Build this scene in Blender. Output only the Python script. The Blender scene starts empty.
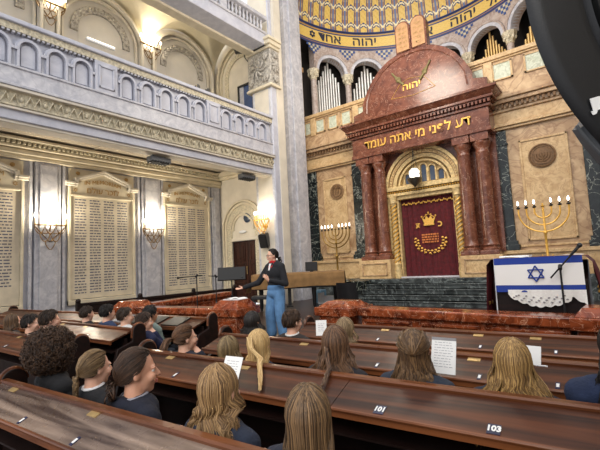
import bpy, bmesh, math, random
from math import sin, cos, pi, radians as RAD, sqrt, atan2
from mathutils import Vector as V, Matrix, noise
random.seed(7)
C = bpy.context.scene.collection
SC = bpy.context.scene

# ------------------------------------------------------------------ helpers
class MB:
    def __init__(s): s.v=[]; s.f=[]; s.c=[]; s.cur=None
    def add(s, vs, fs):
        b=len(s.v); s.v+= [tuple(v) for v in vs]
        for f in fs: s.f.append(tuple(b+i for i in f)); s.c.append(s.cur)
    def bx(s,x0,x1,y0,y1,z0,z1,M=None):
        vs=[V((x,y,z)) for x in (x0,x1) for y in (y0,y1) for z in (z0,z1)]
        if M: vs=[M@v for v in vs]
        s.add(vs,[(0,1,3,2),(4,6,7,5),(0,4,5,1),(2,3,7,6),(0,2,6,4),(1,5,7,3)])
    def loft(s,rings,cap=True,closed=True):
        n=len(rings[0]); b=len(s.v)
        vs=[p for r in rings for p in r]; fs=[]
        for i in range(len(rings)-1):
            for j in range(n if closed else n-1):
                a=i*n+j; c=i*n+(j+1)%n
                fs.append((a,c,c+n,a+n))
        if cap: fs.append(tuple(range(n-1,-1,-1))); fs.append(tuple((len(rings)-1)*n+j for j in range(n)))
        s.add(vs,fs)
    def tube(s,pts,r,n=8,flat=1.0,cap=True):
        pts=[V(p) for p in pts]; m=len(pts)
        if not hasattr(r,'__len__'): r=[r]*m
        rings=[]; u=None
        for i,p in enumerate(pts):
            d=(pts[min(i+1,m-1)]-pts[max(i-1,0)])
            if d.length<1e-9: d=V((0,0,1))
            d.normalize()
            if u is None:
                a=V((0,0,1)) if abs(d.z)<.9 else V((1,0,0)); u=d.cross(a).normalized()
            else:
                u=(u-d*u.dot(d))
                u=u.normalized() if u.length>1e-6 else d.orthogonal().normalized()
            w=d.cross(u)
            rings.append([p+(u*cos(2*pi*k/n)+w*(sin(2*pi*k/n)*flat))*r[i] for k in range(n)])
        s.loft(rings,cap)
    def cyl(s,p,q,r,r2=None,n=16): s.tube([p,q],[r,r if r2 is None else r2],n)
    def lathe(s,prof,c=(0,0,0),n=24,M=None):
        c=V(c); rings=[]
        for (r,z) in prof:
            ring=[V((r*cos(2*pi*k/n),r*sin(2*pi*k/n),z)) for k in range(n)]
            rings.append([(M@p if M else p)+c for p in ring])
        s.loft(rings,True)
    def ell(s,c,r,nu=16,nv=10,M=None):
        c=V(c)
        if not hasattr(r,'__len__'): r=(r,r,r)
        rings=[]
        for i in range(nv+1):
            t=pi*(i+.02*(i==0)-.02*(i==nv))/nv
            ring=[V((r[0]*sin(t)*cos(2*pi*k/nu),r[1]*sin(t)*sin(2*pi*k/nu),r[2]*cos(t))) for k in range(nu)]
            rings.append([(M@p if M else p)+c for p in ring])
        s.loft(rings,True)
    def cap(s,p,q,r,r2=None,n=12):       # capsule
        p=V(p);q=V(q); r2=r if r2 is None else r2
        d=(q-p).normalized(); pts=[];rs=[]
        for a in (80,55,28): pts.append(p-d*r*sin(RAD(a))); rs.append(r*cos(RAD(a)))
        pts+= [p,q]; rs+=[r,r2]
        for a in (28,55,80): pts.append(q+d*r2*sin(RAD(a))); rs.append(r2*cos(RAD(a)))
        s.tube(pts,rs,n)
    def grid(s,fn,nu,nv,colfn=None):
        b=len(s.v)
        for i in range(nu+1):
            for j in range(nv+1): s.v.append(tuple(fn(i/nu,j/nv)))
        for i in range(nu):
            for j in range(nv):
                a=b+i*(nv+1)+j; s.f.append((a,a+nv+1,a+nv+2,a+1))
                s.c.append(colfn((i+.5)/nu,(j+.5)/nv) if colfn else s.cur)
    # mapped shapes: mp(s,z,d)->xyz
    def mbox(s,mp,s0,s1,z0,z1,d0,d1,ns=1):
        for k in range(ns):
            a=s0+(s1-s0)*k/ns; b=s0+(s1-s0)*(k+1)/ns
            vs=[mp(x,z,d) for x in (a,b) for d in (d0,d1) for z in (z0,z1)]
            fs=[(2,3,7,6),(0,4,5,1),(0,2,6,4),(1,5,7,3)]
            if k==0: fs.append((0,1,3,2))
            if k==ns-1: fs.append((4,6,7,5))
            s.add(vs,fs)
    def arch(s,mp,sc,zs,r0,r1,d0,d1,n=20,leg=None,a0=0,a1=180):
        rings=[]
        if leg is not None and a0==0: rings.append([mp(sc+r,leg,d) for r,d in ((r0,d0),(r1,d0),(r1,d1),(r0,d1))])
        for k in range(n+1):
            a=RAD(a0+(a1-a0)*k/n)
            rings.append([mp(sc+r*cos(a),zs+r*sin(a),d) for r,d in ((r0,d0),(r1,d0),(r1,d1),(r0,d1))])
        if leg is not None and a1==180: rings.append([mp(sc-r,leg,d) for r,d in ((r0,d0),(r1,d0),(r1,d1),(r0,d1))])
        s.loft(rings,True)
    def spandrel(s,mp,s0,s1,sc,zs,r,zt,d0,d1,n=20):   # wall above an arch opening
        xs=[s0]+[sc-r*cos(pi*k/n) for k in range(n+1)]+[s1]
        for i in range(len(xs)-1):
            a,b=xs[i],xs[i+1]
            if b-a<1e-6: continue
            def h(x): 
                t=r*r-(x-sc)**2
                return zs+sqrt(t) if t>0 else zs
            vs=[mp(a,h(a),d0),mp(b,h(b),d0),mp(b,zt,d0),mp(a,zt,d0),mp(a,h(a),d1),mp(b,h(b),d1),mp(b,zt,d1),mp(a,zt,d1)]
            s.add(vs,[(0,1,2,3),(4,7,6,5),(0,4,5,1),(3,2,6,7)]+([(0,3,7,4)] if i==0 else [])+([(1,5,6,2)] if i==len(xs)-2 else []))
    def lunette(s,mp,sc,zs,r,d0,d1,n=20,leg=None):
        pts=[(sc+r*cos(pi*k/n),zs+r*sin(pi*k/n)) for k in range(n+1)]
        if leg is not None: pts=[(sc+r,leg)]+pts+[(sc-r,leg)]
        s.prism(pts,mp,d0,d1)
    def prism(s,pts,mp,d0,d1):
        s.loft([[mp(x,z,d0) for x,z in pts],[mp(x,z,d1) for x,z in pts]],True)

def mapX(x0): return lambda s,z,d: (x0+d,s,z)
def mapY(y0): return lambda s,z,d: (s,y0-d,z)
def flatz(z0): return lambda x,y,d: (x,y,z0+d)

def to_mesh(name,mb,world_of=None,smooth=False,recalc=True):
    me=bpy.data.meshes.new(name)
    vs=mb.v
    if world_of is not None:
        Mw=Matrix.Identity(4); q=world_of
        while q: Mw=Matrix.Translation(q.location)@Matrix.Rotation(q.rotation_euler.z,4,'Z')@Mw; q=q.parent
        Mi=Mw.inverted()
        vs=[tuple(Mi@V(v)) for v in vs]
    me.from_pydata(vs,[],mb.f)
    if any(c is not None for c in mb.c):
        at=me.color_attributes.new('Col','FLOAT_COLOR','CORNER')
        data=[]
        for p in me.polygons:
            c=mb.c[p.index] or (1,1,1)
            for _ in range(p.loop_total): data+= [c[0],c[1],c[2],1]
        at.data.foreach_set('color',data)
    if recalc:
        bm=bmesh.new(); bm.from_mesh(me); bmesh.ops.recalc_face_normals(bm,faces=bm.faces); bm.to_mesh(me); bm.free()
    if smooth:
        me.polygons.foreach_set('use_smooth',[True]*len(me.polygons))
        if smooth!='all':
            me.set_sharp_from_angle(angle=RAD(40))
    return me

def tag(o,label=None,cat=None,group=None,kind=None):
    if label: o['label']=label
    if cat: o['category']=cat
    if group: o['group']=group
    if kind: o['kind']=kind
    return o
def obj(name,mb,mat,parent=None,world=False,smooth=True,bevel=0,label=None,cat=None,group=None,kind=None,recalc=True):
    me=to_mesh(name,mb,parent if (world and parent) else None,smooth,recalc)
    me.materials.append(mat)
    o=bpy.data.objects.new(name,me); C.objects.link(o)
    if parent: o.parent=parent
    if bevel:
        m=o.modifiers.new('bevel','BEVEL'); m.width=bevel; m.segments=2; m.limit_method='ANGLE'; m.angle_limit=RAD(40)
        m.harden_normals=False
    return tag(o,label,cat,group,kind)
def struct(name,mb,mat,parent=None,world=True,**k):
    return obj(name,mb,mat,parent,world=world,kind=None if parent else 'structure',**k)
def thing(name,label,cat,loc=(0,0,0),rz=0,group=None,kind=None):
    o=bpy.data.objects.new(name,None); C.objects.link(o); o.location=loc; o.rotation_euler=(0,0,rz)
    o.empty_display_size=.1
    return tag(o,label,cat,group,kind)
def copy_tree(o,parent=None):
    c=o.copy(); C.objects.link(c)
    if parent: c.parent=parent
    for ch in [x for x in bpy.data.objects if x.parent==o]: copy_tree(ch,c)
    return c
def text_mb(txt,size,depth=.004,align='CENTER',bold=0):
    cu=bpy.data.curves.new('t','FONT'); cu.body=txt; cu.size=size; cu.extrude=depth; cu.align_x=align; cu.align_y='CENTER'; cu.offset=bold
    cu.resolution_u=3
    o=bpy.data.objects.new('t',cu); C.objects.link(o)
    dg=bpy.context.evaluated_depsgraph_get(); dg.update()
    me=bpy.data.meshes.new_from_object(o.evaluated_get(dg))
    mb=MB(); mb.add([v.co[:] for v in me.vertices],[tuple(p.vertices) for p in me.polygons])
    bpy.data.objects.remove(o); bpy.data.curves.remove(cu); bpy.data.meshes.remove(me)
    return mb
def xform(mb,fn): mb.v=[tuple(fn(*v)) for v in mb.v]; return mb
def join(a,b): a.add(b.v,b.f); return a

# ------------------------------------------------------------------ materials
def newmat(name):
    m=bpy.data.materials.new(name); m.use_nodes=True; nt=m.node_tree
    b=nt.nodes['Principled BSDF']; return m,nt,b
def N(nt,t,**k):
    n=nt.nodes.new(t)
    for a,v in k.items(): setattr(n,a,v)
    return n
def c4(c): return (c[0],c[1],c[2],1)
def srgb(r,g,b):
    f=lambda x:(x/255/12.92 if x<=10 else ((x/255+.055)/1.055)**2.4)
    return (f(r),f(g),f(b))
def mat(name,col,rough=.5,metal=0,var=.12,scale=6,bump=0,col2=None,coat=0,bscale=None,spec=.5):
    m,nt,b=newmat(name)
    tc=N(nt,'ShaderNodeTexCoord'); nz=N(nt,'ShaderNodeTexNoise'); nz.inputs['Scale'].default_value=scale; nz.inputs['Detail'].default_value=6
    nt.links.new(tc.outputs['Object'],nz.inputs['Vector'])
    cr=N(nt,'ShaderNodeValToRGB'); cr.color_ramp.elements[0].position=.3; cr.color_ramp.elements[1].position=.7
    a=col; d=col2 or tuple(min(1,x*(1-var*2)) for x in col)
    cr.color_ramp.elements[0].color=c4(d); cr.color_ramp.elements[1].color=c4(tuple(min(1,x*(1+var)) for x in a) if not col2 else a)
    nt.links.new(nz.outputs['Fac'],cr.inputs['Fac']); nt.links.new(cr.outputs['Color'],b.inputs['Base Color'])
    b.inputs['Roughness'].default_value=rough; b.inputs['Metallic'].default_value=metal
    b.inputs['Coat Weight'].default_value=coat; b.inputs['Specular IOR Level'].default_value=spec
    if bump:
        n2=N(nt,'ShaderNodeTexNoise'); n2.inputs['Scale'].default_value=bscale or scale*4; n2.inputs['Detail'].default_value=5
        nt.links.new(tc.outputs['Object'],n2.inputs['Vector'])
        bp=N(nt,'ShaderNodeBump'); bp.inputs['Strength'].default_value=bump; bp.inputs['Distance'].default_value=.02
        nt.links.new(n2.outputs['Fac'],bp.inputs['Height']); nt.links.new(bp.outputs['Normal'],b.inputs['Normal'])
    return m
def marble(name,c1,c2,vein,scale=1.5,vw=.04,rough=.25,vs=2.0,blend=.35,mot=1.0):
    m,nt,b=newmat(name); L=nt.links.new
    tc=N(nt,'ShaderNodeTexCoord')
    n1=N(nt,'ShaderNodeTexNoise'); n1.inputs['Scale'].default_value=scale*2.2; n1.inputs['Detail'].default_value=8; n1.inputs['Distortion'].default_value=1.2
    L(tc.outputs['Object'],n1.inputs['Vector'])
    cr=N(nt,'ShaderNodeValToRGB'); cr.color_ramp.elements[0].position=.5-.18/mot; cr.color_ramp.elements[1].position=.5+.18/mot
    cr.color_ramp.elements[0].color=c4(c1); cr.color_ramp.elements[1].color=c4(c2)
    L(n1.outputs['Fac'],cr.inputs['Fac'])
    n2=N(nt,'ShaderNodeTexNoise'); n2.inputs['Scale'].default_value=vs; n2.inputs['Detail'].default_value=5; n2.inputs['Distortion'].default_value=2.2
    L(tc.outputs['Object'],n2.inputs['Vector'])
    s=N(nt,'ShaderNodeMath',operation='SUBTRACT'); s.inputs[1].default_value=.5; L(n2.outputs['Fac'],s.inputs[0])
    a=N(nt,'ShaderNodeMath',operation='ABSOLUTE'); L(s.outputs[0],a.inputs[0])
    r=N(nt,'ShaderNodeMapRange'); r.inputs['From Min'].default_value=0; r.inputs['From Max'].default_value=vw; r.inputs['To Min'].default_value=blend*2; r.inputs['To Max'].default_value=0
    L(a.outputs[0],r.inputs['Value'])
    mx=N(nt,'ShaderNodeMix',data_type='RGBA'); L(r.outputs['Result'],mx.inputs['Factor']); L(cr.outputs['Color'],mx.inputs[6]); mx.inputs[7].default_value=c4(vein)
    L(mx.outputs[2],b.inputs['Base Color']); b.inputs['Roughness'].default_value=rough
    return m
def wood(name,c1,c2,rough=.3,scale=3,coat=.3,axis='X',bump=.15):
    m,nt,b=newmat(name); L=nt.links.new
    tc=N(nt,'ShaderNodeTexCoord'); mp=N(nt,'ShaderNodeMapping')
    st={'X':(.25,4,4),'Z':(4,4,.25),'Y':(4,.25,4)}[axis]
    mp.inputs['Scale'].default_value=st; L(tc.outputs['Object'],mp.inputs['Vector'])
    n=N(nt,'ShaderNodeTexNoise'); n.inputs['Scale'].default_value=scale; n.inputs['Detail'].default_value=9; n.inputs['Distortion'].default_value=.8
    L(mp.outputs['Vector'],n.inputs['Vector'])
    cr=N(nt,'ShaderNodeValToRGB'); cr.color_ramp.elements[0].position=.35; cr.color_ramp.elements[1].position=.68
    cr.color_ramp.elements[0].color=c4(c1); cr.color_ramp.elements[1].color=c4(c2); L(n.outputs['Fac'],cr.inputs['Fac'])
    L(cr.outputs['Color'],b.inputs['Base Color'])
    n3=N(nt,'ShaderNodeTexNoise'); n3.inputs['Scale'].default_value=7; n3.inputs['Detail'].default_value=8; L(tc.outputs['Object'],n3.inputs['Vector'])
    mr=N(nt,'ShaderNodeMapRange'); mr.inputs['To Min'].default_value=max(.05,rough-.14); mr.inputs['To Max'].default_value=rough+.22; L(n3.outputs['Fac'],mr.inputs['Value']); L(mr.outputs['Result'],b.inputs['Roughness'])
    b.inputs['Coat Weight'].default_value=coat; b.inputs['Coat Roughness'].default_value=.18; b.inputs['Specular IOR Level'].default_value=.5 if coat>.3 else .28
    bp=N(nt,'ShaderNodeBump'); bp.inputs['Strength'].default_value=bump; bp.inputs['Distance'].default_value=.01; L(n3.outputs['Fac'],bp.inputs['Height']); L(bp.outputs['Normal'],b.inputs['Normal'])
    return m
def colmat(name,rough=.5,metal=0,spec=.5,aniso=False):
    m,nt,b=newmat(name); a=N(nt,'ShaderNodeAttribute'); a.attribute_name='Col'
    nt.links.new(a.outputs['Color'],b.inputs['Base Color']); b.inputs['Roughness'].default_value=rough; b.inputs['Metallic'].default_value=metal
    b.inputs['Specular IOR Level'].default_value=spec
    return m
def emit(name,col,st):
    m,nt,b=newmat(name); b.inputs['Base Color'].default_value=c4(col); b.inputs['Emission Color'].default_value=c4(col); b.inputs['Emission Strength'].default_value=st
    return m

M={}
M['stone']=marble('blue_grey_stone',srgb(176,178,190),srgb(196,197,206),srgb(150,152,165),scale=1.2,vw=.03,rough=.5,vs=1.2,blend=.1)
M['stone2']=marble('grey_veined_marble',srgb(170,171,180),srgb(205,204,208),srgb(130,132,142),scale=1.6,vw=.05,rough=.4,vs=2.2,blend=.13)
M['cream']=mat('cream_plaster',srgb(214,206,190),.7,0,.06,2.5,.06)
M['cream2']=mat('warm_cream_stone',srgb(212,201,176),.65,0,.08,3,.1)
M['upper']=mat('pale_upper_wall',srgb(202,197,188),.65,0,.05,2)
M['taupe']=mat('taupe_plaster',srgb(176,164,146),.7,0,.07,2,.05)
M['ornament']=mat('carved_cream_stone',srgb(208,198,172),.6,0,.22,18,.6,bscale=40)
M['ornament_grey']=mat('carved_grey_stone',srgb(176,170,160),.6,0,.3,16,.9,bscale=30)
M['tan']=marble('tan_marble',srgb(160,126,90),srgb(198,168,130),srgb(122,84,54),scale=1.1,vw=.05,rough=.35,vs=1.5,blend=.3)
M['tan2']=marble('golden_marble',srgb(184,150,104),srgb(212,182,136),srgb(140,98,58),scale=2.0,vw=.035,rough=.35,vs=2.6,blend=.25)
M['redark']=marble('dark_red_marble',srgb(86,46,32),srgb(124,74,54),srgb(204,160,136),scale=1.6,vw=.011,rough=.2,vs=2.2,blend=.28)
M['redrail']=marble('orange_red_marble',srgb(82,32,16),srgb(156,78,44),srgb(222,170,136),scale=2.6,vw=.010,rough=.14,vs=4.5,blend=.4,mot=1.2)
M['black']=marble('black_green_marble',srgb(12,16,16),srgb(34,42,40),srgb(186,190,176),scale=1.6,vw=.014,rough=.22,vs=1.5,blend=.33)
M['greymarble']=marble('pinkish_grey_marble',srgb(160,142,132),srgb(188,176,168),srgb(120,96,84),scale=1.5,vw=.05,rough=.4,vs=2.2,blend=.25)
M['stepm']=marble('dark_step_marble',srgb(26,31,31),srgb(84,90,90),srgb(140,148,146),scale=1.4,vw=.03,rough=.22,vs=1.6,blend=.3)  # paler mottling raised so the colour carries reflections on the steps
M['greenpanel']=marble('pale_green_marble',srgb(178,184,160),srgb(206,208,188),srgb(150,150,124),scale=3,rough=.35)
M['wood']=wood('pew_wood',srgb(42,20,10),srgb(100,54,28),.4,coat=.04)
M['woodedge']=wood('pew_edge_wood',srgb(66,34,18),srgb(128,76,44),.3,coat=.2)
M['woodA']=wood('worn_sheen_pew_wood',srgb(54,36,30),srgb(160,138,122),.24,bump=.4,coat=.5)  # pale scuffs, with the ledge's bright reflection also put into the colour
M['wooddark']=wood('dark_pew_wood',srgb(16,7,5),srgb(34,15,10),.5,coat=.05)
M['door']=wood('dark_door_wood',srgb(34,17,12),srgb(72,38,26),.45,coat=.05,axis='Z')
M['floor']=mat('dark_floor',srgb(50,34,30),.35,0,.2,3,.05)
M['gold']=mat('gilded_metal',srgb(214,164,76),.3,1,.15,20)
M['goldstone']=mat('gilded_stone',srgb(208,180,126),.5,.05,.22,14,.5,bscale=24)
M['goldpaint']=mat('gold_leaf',srgb(232,180,84),.35,.35,.1,20)
M['brass']=mat('brass',srgb(196,166,112),.4,.6,.12,20)
M['bronze']=mat('aged_bronze',srgb(134,104,62),.4,.6,.15,20)
M['silver']=mat('silver_pipe',srgb(222,220,214),.34,.75,.06,3)
M['warmlitpipe']=mat('warm_lit_pipe',srgb(222,186,122),.34,.7,.08,3)  # warm light on the right-hand pipes put into their colour, not gilding
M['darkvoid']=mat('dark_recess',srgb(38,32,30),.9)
M['blackm']=mat('black_metal',srgb(14,14,15),.65,0,.1,8)
M['blackp']=mat('black_plastic',srgb(24,24,26),.4,0,.08,10,.05,bscale=200)
M['greyp']=mat('grey_plastic',srgb(92,95,98),.5,0,.05,8)
M['white']=mat('white_paper',srgb(236,236,234),.8,0,.02,8)
M['whitep']=mat('white_plastic',srgb(220,222,226),.45,0,.03,8)
M['blueplastic']=mat('blue_plastic',srgb(110,150,180),.5)
M['ink']=mat('ink',srgb(92,92,112),.8)
M['inkg']=mat('grey_ink',srgb(140,140,150),.8)
M['letter']=mat('ochre_letter',srgb(170,136,80),.6)
M['navyletter']=mat('navy_letter',srgb(34,38,62),.6)
M['velvet']=mat('burgundy_velvet',srgb(84,10,20),.85,0,.25,10,.15)
M['cloth']=mat('tan_blanket',srgb(130,98,60),.95,0,.15,5,.3,bscale=60)
M['flagw']=mat('flag_white',srgb(236,234,230),.85,0,.04,6)
M['flagb']=mat('flag_blue',srgb(30,62,150),.8,0,.08,6)
M['lace']=mat('white_lace',srgb(240,238,232),.9,0,.04,40,.4)
M['slate']=mat('dark_glass',srgb(60,72,92),.15)
M['glass']=mat('grey_glass',srgb(120,132,148),.1,0,.2,3)
M['shine']=mat('window_pane',srgb(150,165,180),.08,.3)
M['numplate']=mat('navy_enamel',srgb(28,34,70),.35)
M['bulb']=emit('lit_bulb',(1,.93,.8),14)
M['bulbc']=emit('lit_cool_bulb',(1,.96,.88),3.5)
M['dull']=mat('unlit_bulb',srgb(235,232,222),.4)
M['leather']=mat('black_leather',srgb(28,28,30),.45,0,.15,14,.1)
M['coldome']=colmat('mosaic',.45)
M['hair']=colmat('hair',.48,spec=.4)
M['cushion']=mat('grey_cushion',srgb(150,148,150),.9)

# ------------------------------------------------------------------ camera
F=403.
d1=V((-520,65,F)).normalized(); d2=V((315,22,F)).normalized()
cx_=-d1; cy_=(d2-d1*d2.dot(d1)).normalized(); cz_=cx_.cross(cy_)
R=Matrix((cx_,cy_,cz_))
Rc=Matrix(((R[0][0],-R[0][1],-R[0][2]),(R[1][0],-R[1][1],-R[1][2]),(R[2][0],-R[2][1],-R[2][2])))
cam=bpy.data.cameras.new('camera'); camo=bpy.data.objects.new('camera',cam); C.objects.link(camo)
camo.matrix_world=Matrix.Translation((0,0,1.65))@Rc.to_4x4(); cam.lens=F/600*36; cam.sensor_width=36; cam.clip_end=200; cam.clip_start=.05
SC.camera=camo

# ------------------------------------------------------------------ floor
mb=MB(); mb.bx(-12.3,3.5,-4,13.2,-.15,0); struct('floor',mb,M['floor'])
mb=MB(); mb.prism([(-8.6,4.5),(-5.2,5.0),(-3.4,5.35),(3.4,5.2),(3.4,13.1),(-9.6,13.1),(-9.6,10.3),(-10.0,10.3)],flatz(0),0.001,.3)
struct('floor_platform',mb,M['floor'])

# ------------------------------------------------------------------ left wall (x=-12.3)
XL=-12.3; mL=mapX(XL)
TAB=[(2.87,1.89),(6.0,1.89),(9.10,1.89)]
mb=MB(); mb.mbox(mL,-4,11.0,0,6.6,-.3,0); wl=struct('wall_left',mb,M['stone'])
mb=MB(); mb.mbox(mL,-4,11,6.6,11.6,-.3,0); obj('upper_wall',mb,M['upper'],wl)
# pilasters between tablets
def pilaster(y0,y1):
    mb=MB(); mb.mbox(mL,y0,y1,.0,4.78,.0,.12); mb.mbox(mL,y0+.1,y1-.1,.3,4.7,.12,.16)
    mb.mbox(mL,y0-.13,y0-.05,0,4.78,0,.09); mb.mbox(mL,y1+.05,y1+.13,0,4.78,0,.09)
    mb.mbox(mL,y0-.05,y1+.05,0,.5,.12,.2)
    obj('pilaster',mb,M['stone2'],wl,bevel=.012)
pilaster(4.13,4.78); pilaster(7.25,7.95); pilaster(10.2,10.6); pilaster(1.0,1.7)
# lower cornice with moulding and rope dentils
mb=MB()
for z0,z1,d in ((4.78,4.88,.16),(4.9,5.02,.22),(5.05,5.12,.3),(5.22,5.3,.42)): mb.mbox(mL,-4,10.66,z0,z1,0,d)
mb.mbox(mL,-4,10.66,4.86,5.24,0,.14)
obj('cornice',mb,M['cream2'],wl,bevel=.02)
mb=MB()
y=1.
while y<10.6: mb.mbox(mL,y,y+.07,5.13,5.21,.1,.37); y+=.12
obj('dentil_course',mb,M['ornament'],wl)
# wall base
mb=MB(); mb.mbox(mL,-4,10.66,0,.62,0,.14); struct('baseboard_left',mb,M['cream2'],bevel=.02)

def hebrew(s): return s[::-1]
tabm=mat('tablet_marble',srgb(214,202,178),.5,0,.08,3)
random.seed(11)
for k,(yc,w) in enumerate(TAB):
    lab=['white memorial wall tablet cut off by the left photo edge','white memorial wall tablet between the two bright lower wall sconces',
         'white memorial wall tablet nearest the corner with the dark wooden doors'][k]
    t=thing('memorial_tablet',lab,'memorial tablet',(XL+.01,yc,.95),0,'memorial tablets along the left wall')
    mp=lambda s,z,d,yc=yc:(XL+d,yc+s,z)
    h=w/2
    mb=MB(); mb.mbox(mp,-h,h,.95,3.95,.0,.05); obj('marble_panel',mb,tabm,t,world=True,bevel=.01)
    mb=MB()
    for a,b,c,d in ((-h-.07,-h,.8,4.3),(h,h+.07,.8,4.3)): mb.mbox(mp,a,b,c,d,0,.1)
    mb.mbox(mp,-h-.07,h+.07,.8,.93,0,.12); mb.mbox(mp,-h,h,3.93,3.98,0,.1)
    obj('frame',mb,M['cream2'],t,world=True,bevel=.01)
    mb=MB(); mb.mbox(mp,-h-.05,h+.05,3.95,4.75,0,.06); obj('header_panel',mb,M['cream2'],t,world=True)
    mb=MB()   # pediment moulding
    P=[(-h-.16,4.28),(-h+.12,4.28),(-h+.12,4.4),(0,4.72),(h-.12,4.4),(h-.12,4.28),(h+.16,4.28)]
    for off,d in ((0,.2),(-.06,.15)):
        for i in range(6):
            (a,b),(c,e)=P[i],P[i+1]
            if abs(a-c)<.01: mb.mbox(mp,a-.05,a+.05,min(b,e)+off,max(b,e)+.06+off,0.05,d)
            else: mb.loft([[mp(a,b+off,dd) if q==0 else mp(a,b+.07+off,dd) for q,dd in ((0,.05),(0,d),(1,d),(1,.05))],[mp(c,e+off,dd) if q==0 else mp(c,e+.07+off,dd) for q,dd in ((0,.05),(0,d),(1,d),(1,.05))]])
    obj('pediment',mb,M['cream'],t,world=True,bevel=.01)
    mb=MB()
    for s in (-h+.2,h-.2):
        for zz in (4.62,): mb.lathe([(.0,0),(.06,.0),(.05,.03),(0.01,.04)],mp(s,zz,.06),12,Matrix.Rotation(pi/2,3,'Y'))
    for s in (-h+.13,h-.13):
        for r in (0,60):
            for q in range(3):
                a=RAD(r+q*120+90); b=RAD(r+q*120+210)
                mb.tube([mp(s+.06*cos(a),4.12+.06*sin(a),.065),mp(s+.06*cos(b),4.12+.06*sin(b),.065)],.006,4)
    obj('rosette',mb,M['letter'],t,world=True)
    mb=text_mb('IN MEMORIAM',.19,.006)
    xform(mb,lambda x,y,z,mp=mp,h=h: mp(x*.92,4.30+y*.9+.13*(1-min(1,abs(x)/h)),.07+z))
    m2=text_mb(hebrew('לזכר עולם'),.24,.006); xform(m2,lambda x,y,z,mp=mp: mp(x,4.13+y,.07+z)); join(mb,m2)
    obj('lettering',mb,M['letter'],t,world=True,smooth=False,label='gold Hebrew and Latin lettering')
    mb=MB()
    nr=34 if k else 30
    for r in range(nr):
        z=3.84-r*(2.8/34)
        for c in range(4):
            x0=-h+.12+c*(w-.2)/4; x=x0
            lim=x0+(w-.2)/4-.1
            while x<lim:
                l=random.uniform(.05,.14); l=min(l,lim-x)
                if l>.02: mb.mbox(mp,x,x+l,z-.017,z+.014,.05,.054)
                x+=l+.025
    obj('inscription',mb,M['ink'],t,world=True,smooth=False,label='rows of small engraved names')

# ------------------------------------------------------------------ end wall with doors (y=10.66)
YE=10.66; mE=mapY(YE)
mb=MB(); mb.spandrel(mE,-12.6,-9.0,-11.05,2.75,.01,6.6,-.35,0); 
mb.mbox(mE,-12.6,-11.65,0,2.75,-.35,0); mb.mbox(mE,-10.1,-9.0,0,2.75,-.35,0)
mb.mbox(mE,-11.65,-10.1,2.62,2.75,-.35,0)
we=struct('wall_end',mb,M['cream'])
mb=MB(); mb.mbox(mE,-12.6,-9.0,6.6,11.6,-.35,0); obj('upper_wall',mb,M['cream'],we)
mb=MB(); AC=-10.95
for r0,r1,d in ((1.02,1.1,.1),(.9,1.0,.06),(.5,.58,.06)): mb.arch(mE,AC,3.05,r0,r1,0,d,28,leg=.3 if r0>.8 else 3.0)
obj('door_surround',mb,M['cream2'],we,bevel=.01)
mb=MB(); mb.arch(mE,AC,3.05,.62,.88,0,.045,28,leg=.3); obj('carved_archivolt',mb,M['ornament'],we)
mb=MB(); mb.mbox(mE,AC-.6,AC+.85,2.6,2.72,0,.08); obj('door_lintel',mb,M['cream'],we,bevel=.01)
mb=MB(); mb.lathe([(.0,0),(.17,0),(.19,.03),(.15,.05),(.0,.045)],mE(-10.72,3.45,0),20,Matrix.Rotation(pi/2,3,'X')); obj('oculus',mb,M['slate'],we)
mb=MB(); mb.mbox(mE,-12.3,-9.9,5.05,5.15,0,.18); mb.mbox(mE,-12.3,-9.9,5.15,5.3,0,.3); mb.mbox(mE,-12.3,-9.9,5.3,5.42,0,.22); obj('cornice',mb,M['cream2'],we,bevel=.02)
# door
d=thing('door_1',None,None,(AC-.0,YE,.3),0,None,'structure')
for i,(a,b) in enumerate(((-11.62,-10.83),(-10.81,-10.12))):
    mb=MB(); mb.mbox(mE,a,b,.3,2.6,-.14,-.06)
    lf=obj('door_leaf',mb,M['door'],d,world=True,bevel=.008)
    mb=MB()
    for z0,z1 in ((.5,1.05),(1.15,1.75),(1.85,2.5)):
        w=b-a
        for (p,q,r,s) in ((a+.12,b-.12,z0,z0+.04),(a+.12,b-.12,z1-.04,z1),(a+.12,a+.16,z0,z1),(b-.16,b-.12,z0,z1)): mb.mbox(mE,p,q,r,s,-.06,-.035)
        mb.mbox(mE,a+.22,b-.22,z0+.1,z1-.1,-.06,-.04)
    obj('panel_moulding',mb,M['door'],lf,world=True,bevel=.006)
mb=MB(); mb.cyl(mE(-10.87,1.35,-.02),mE(-10.87,1.65,-.02),.015,n=8); obj('door_handle',mb,M['brass'],d,world=True)
mb=MB(); mb.ell(mE(-10.95,2.93,.06),(.2,.04,.06),14,8); t=obj('sign',mb,M['whitep'],cat='sign',label='small oval white sign above the dark wooden doors')

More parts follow.
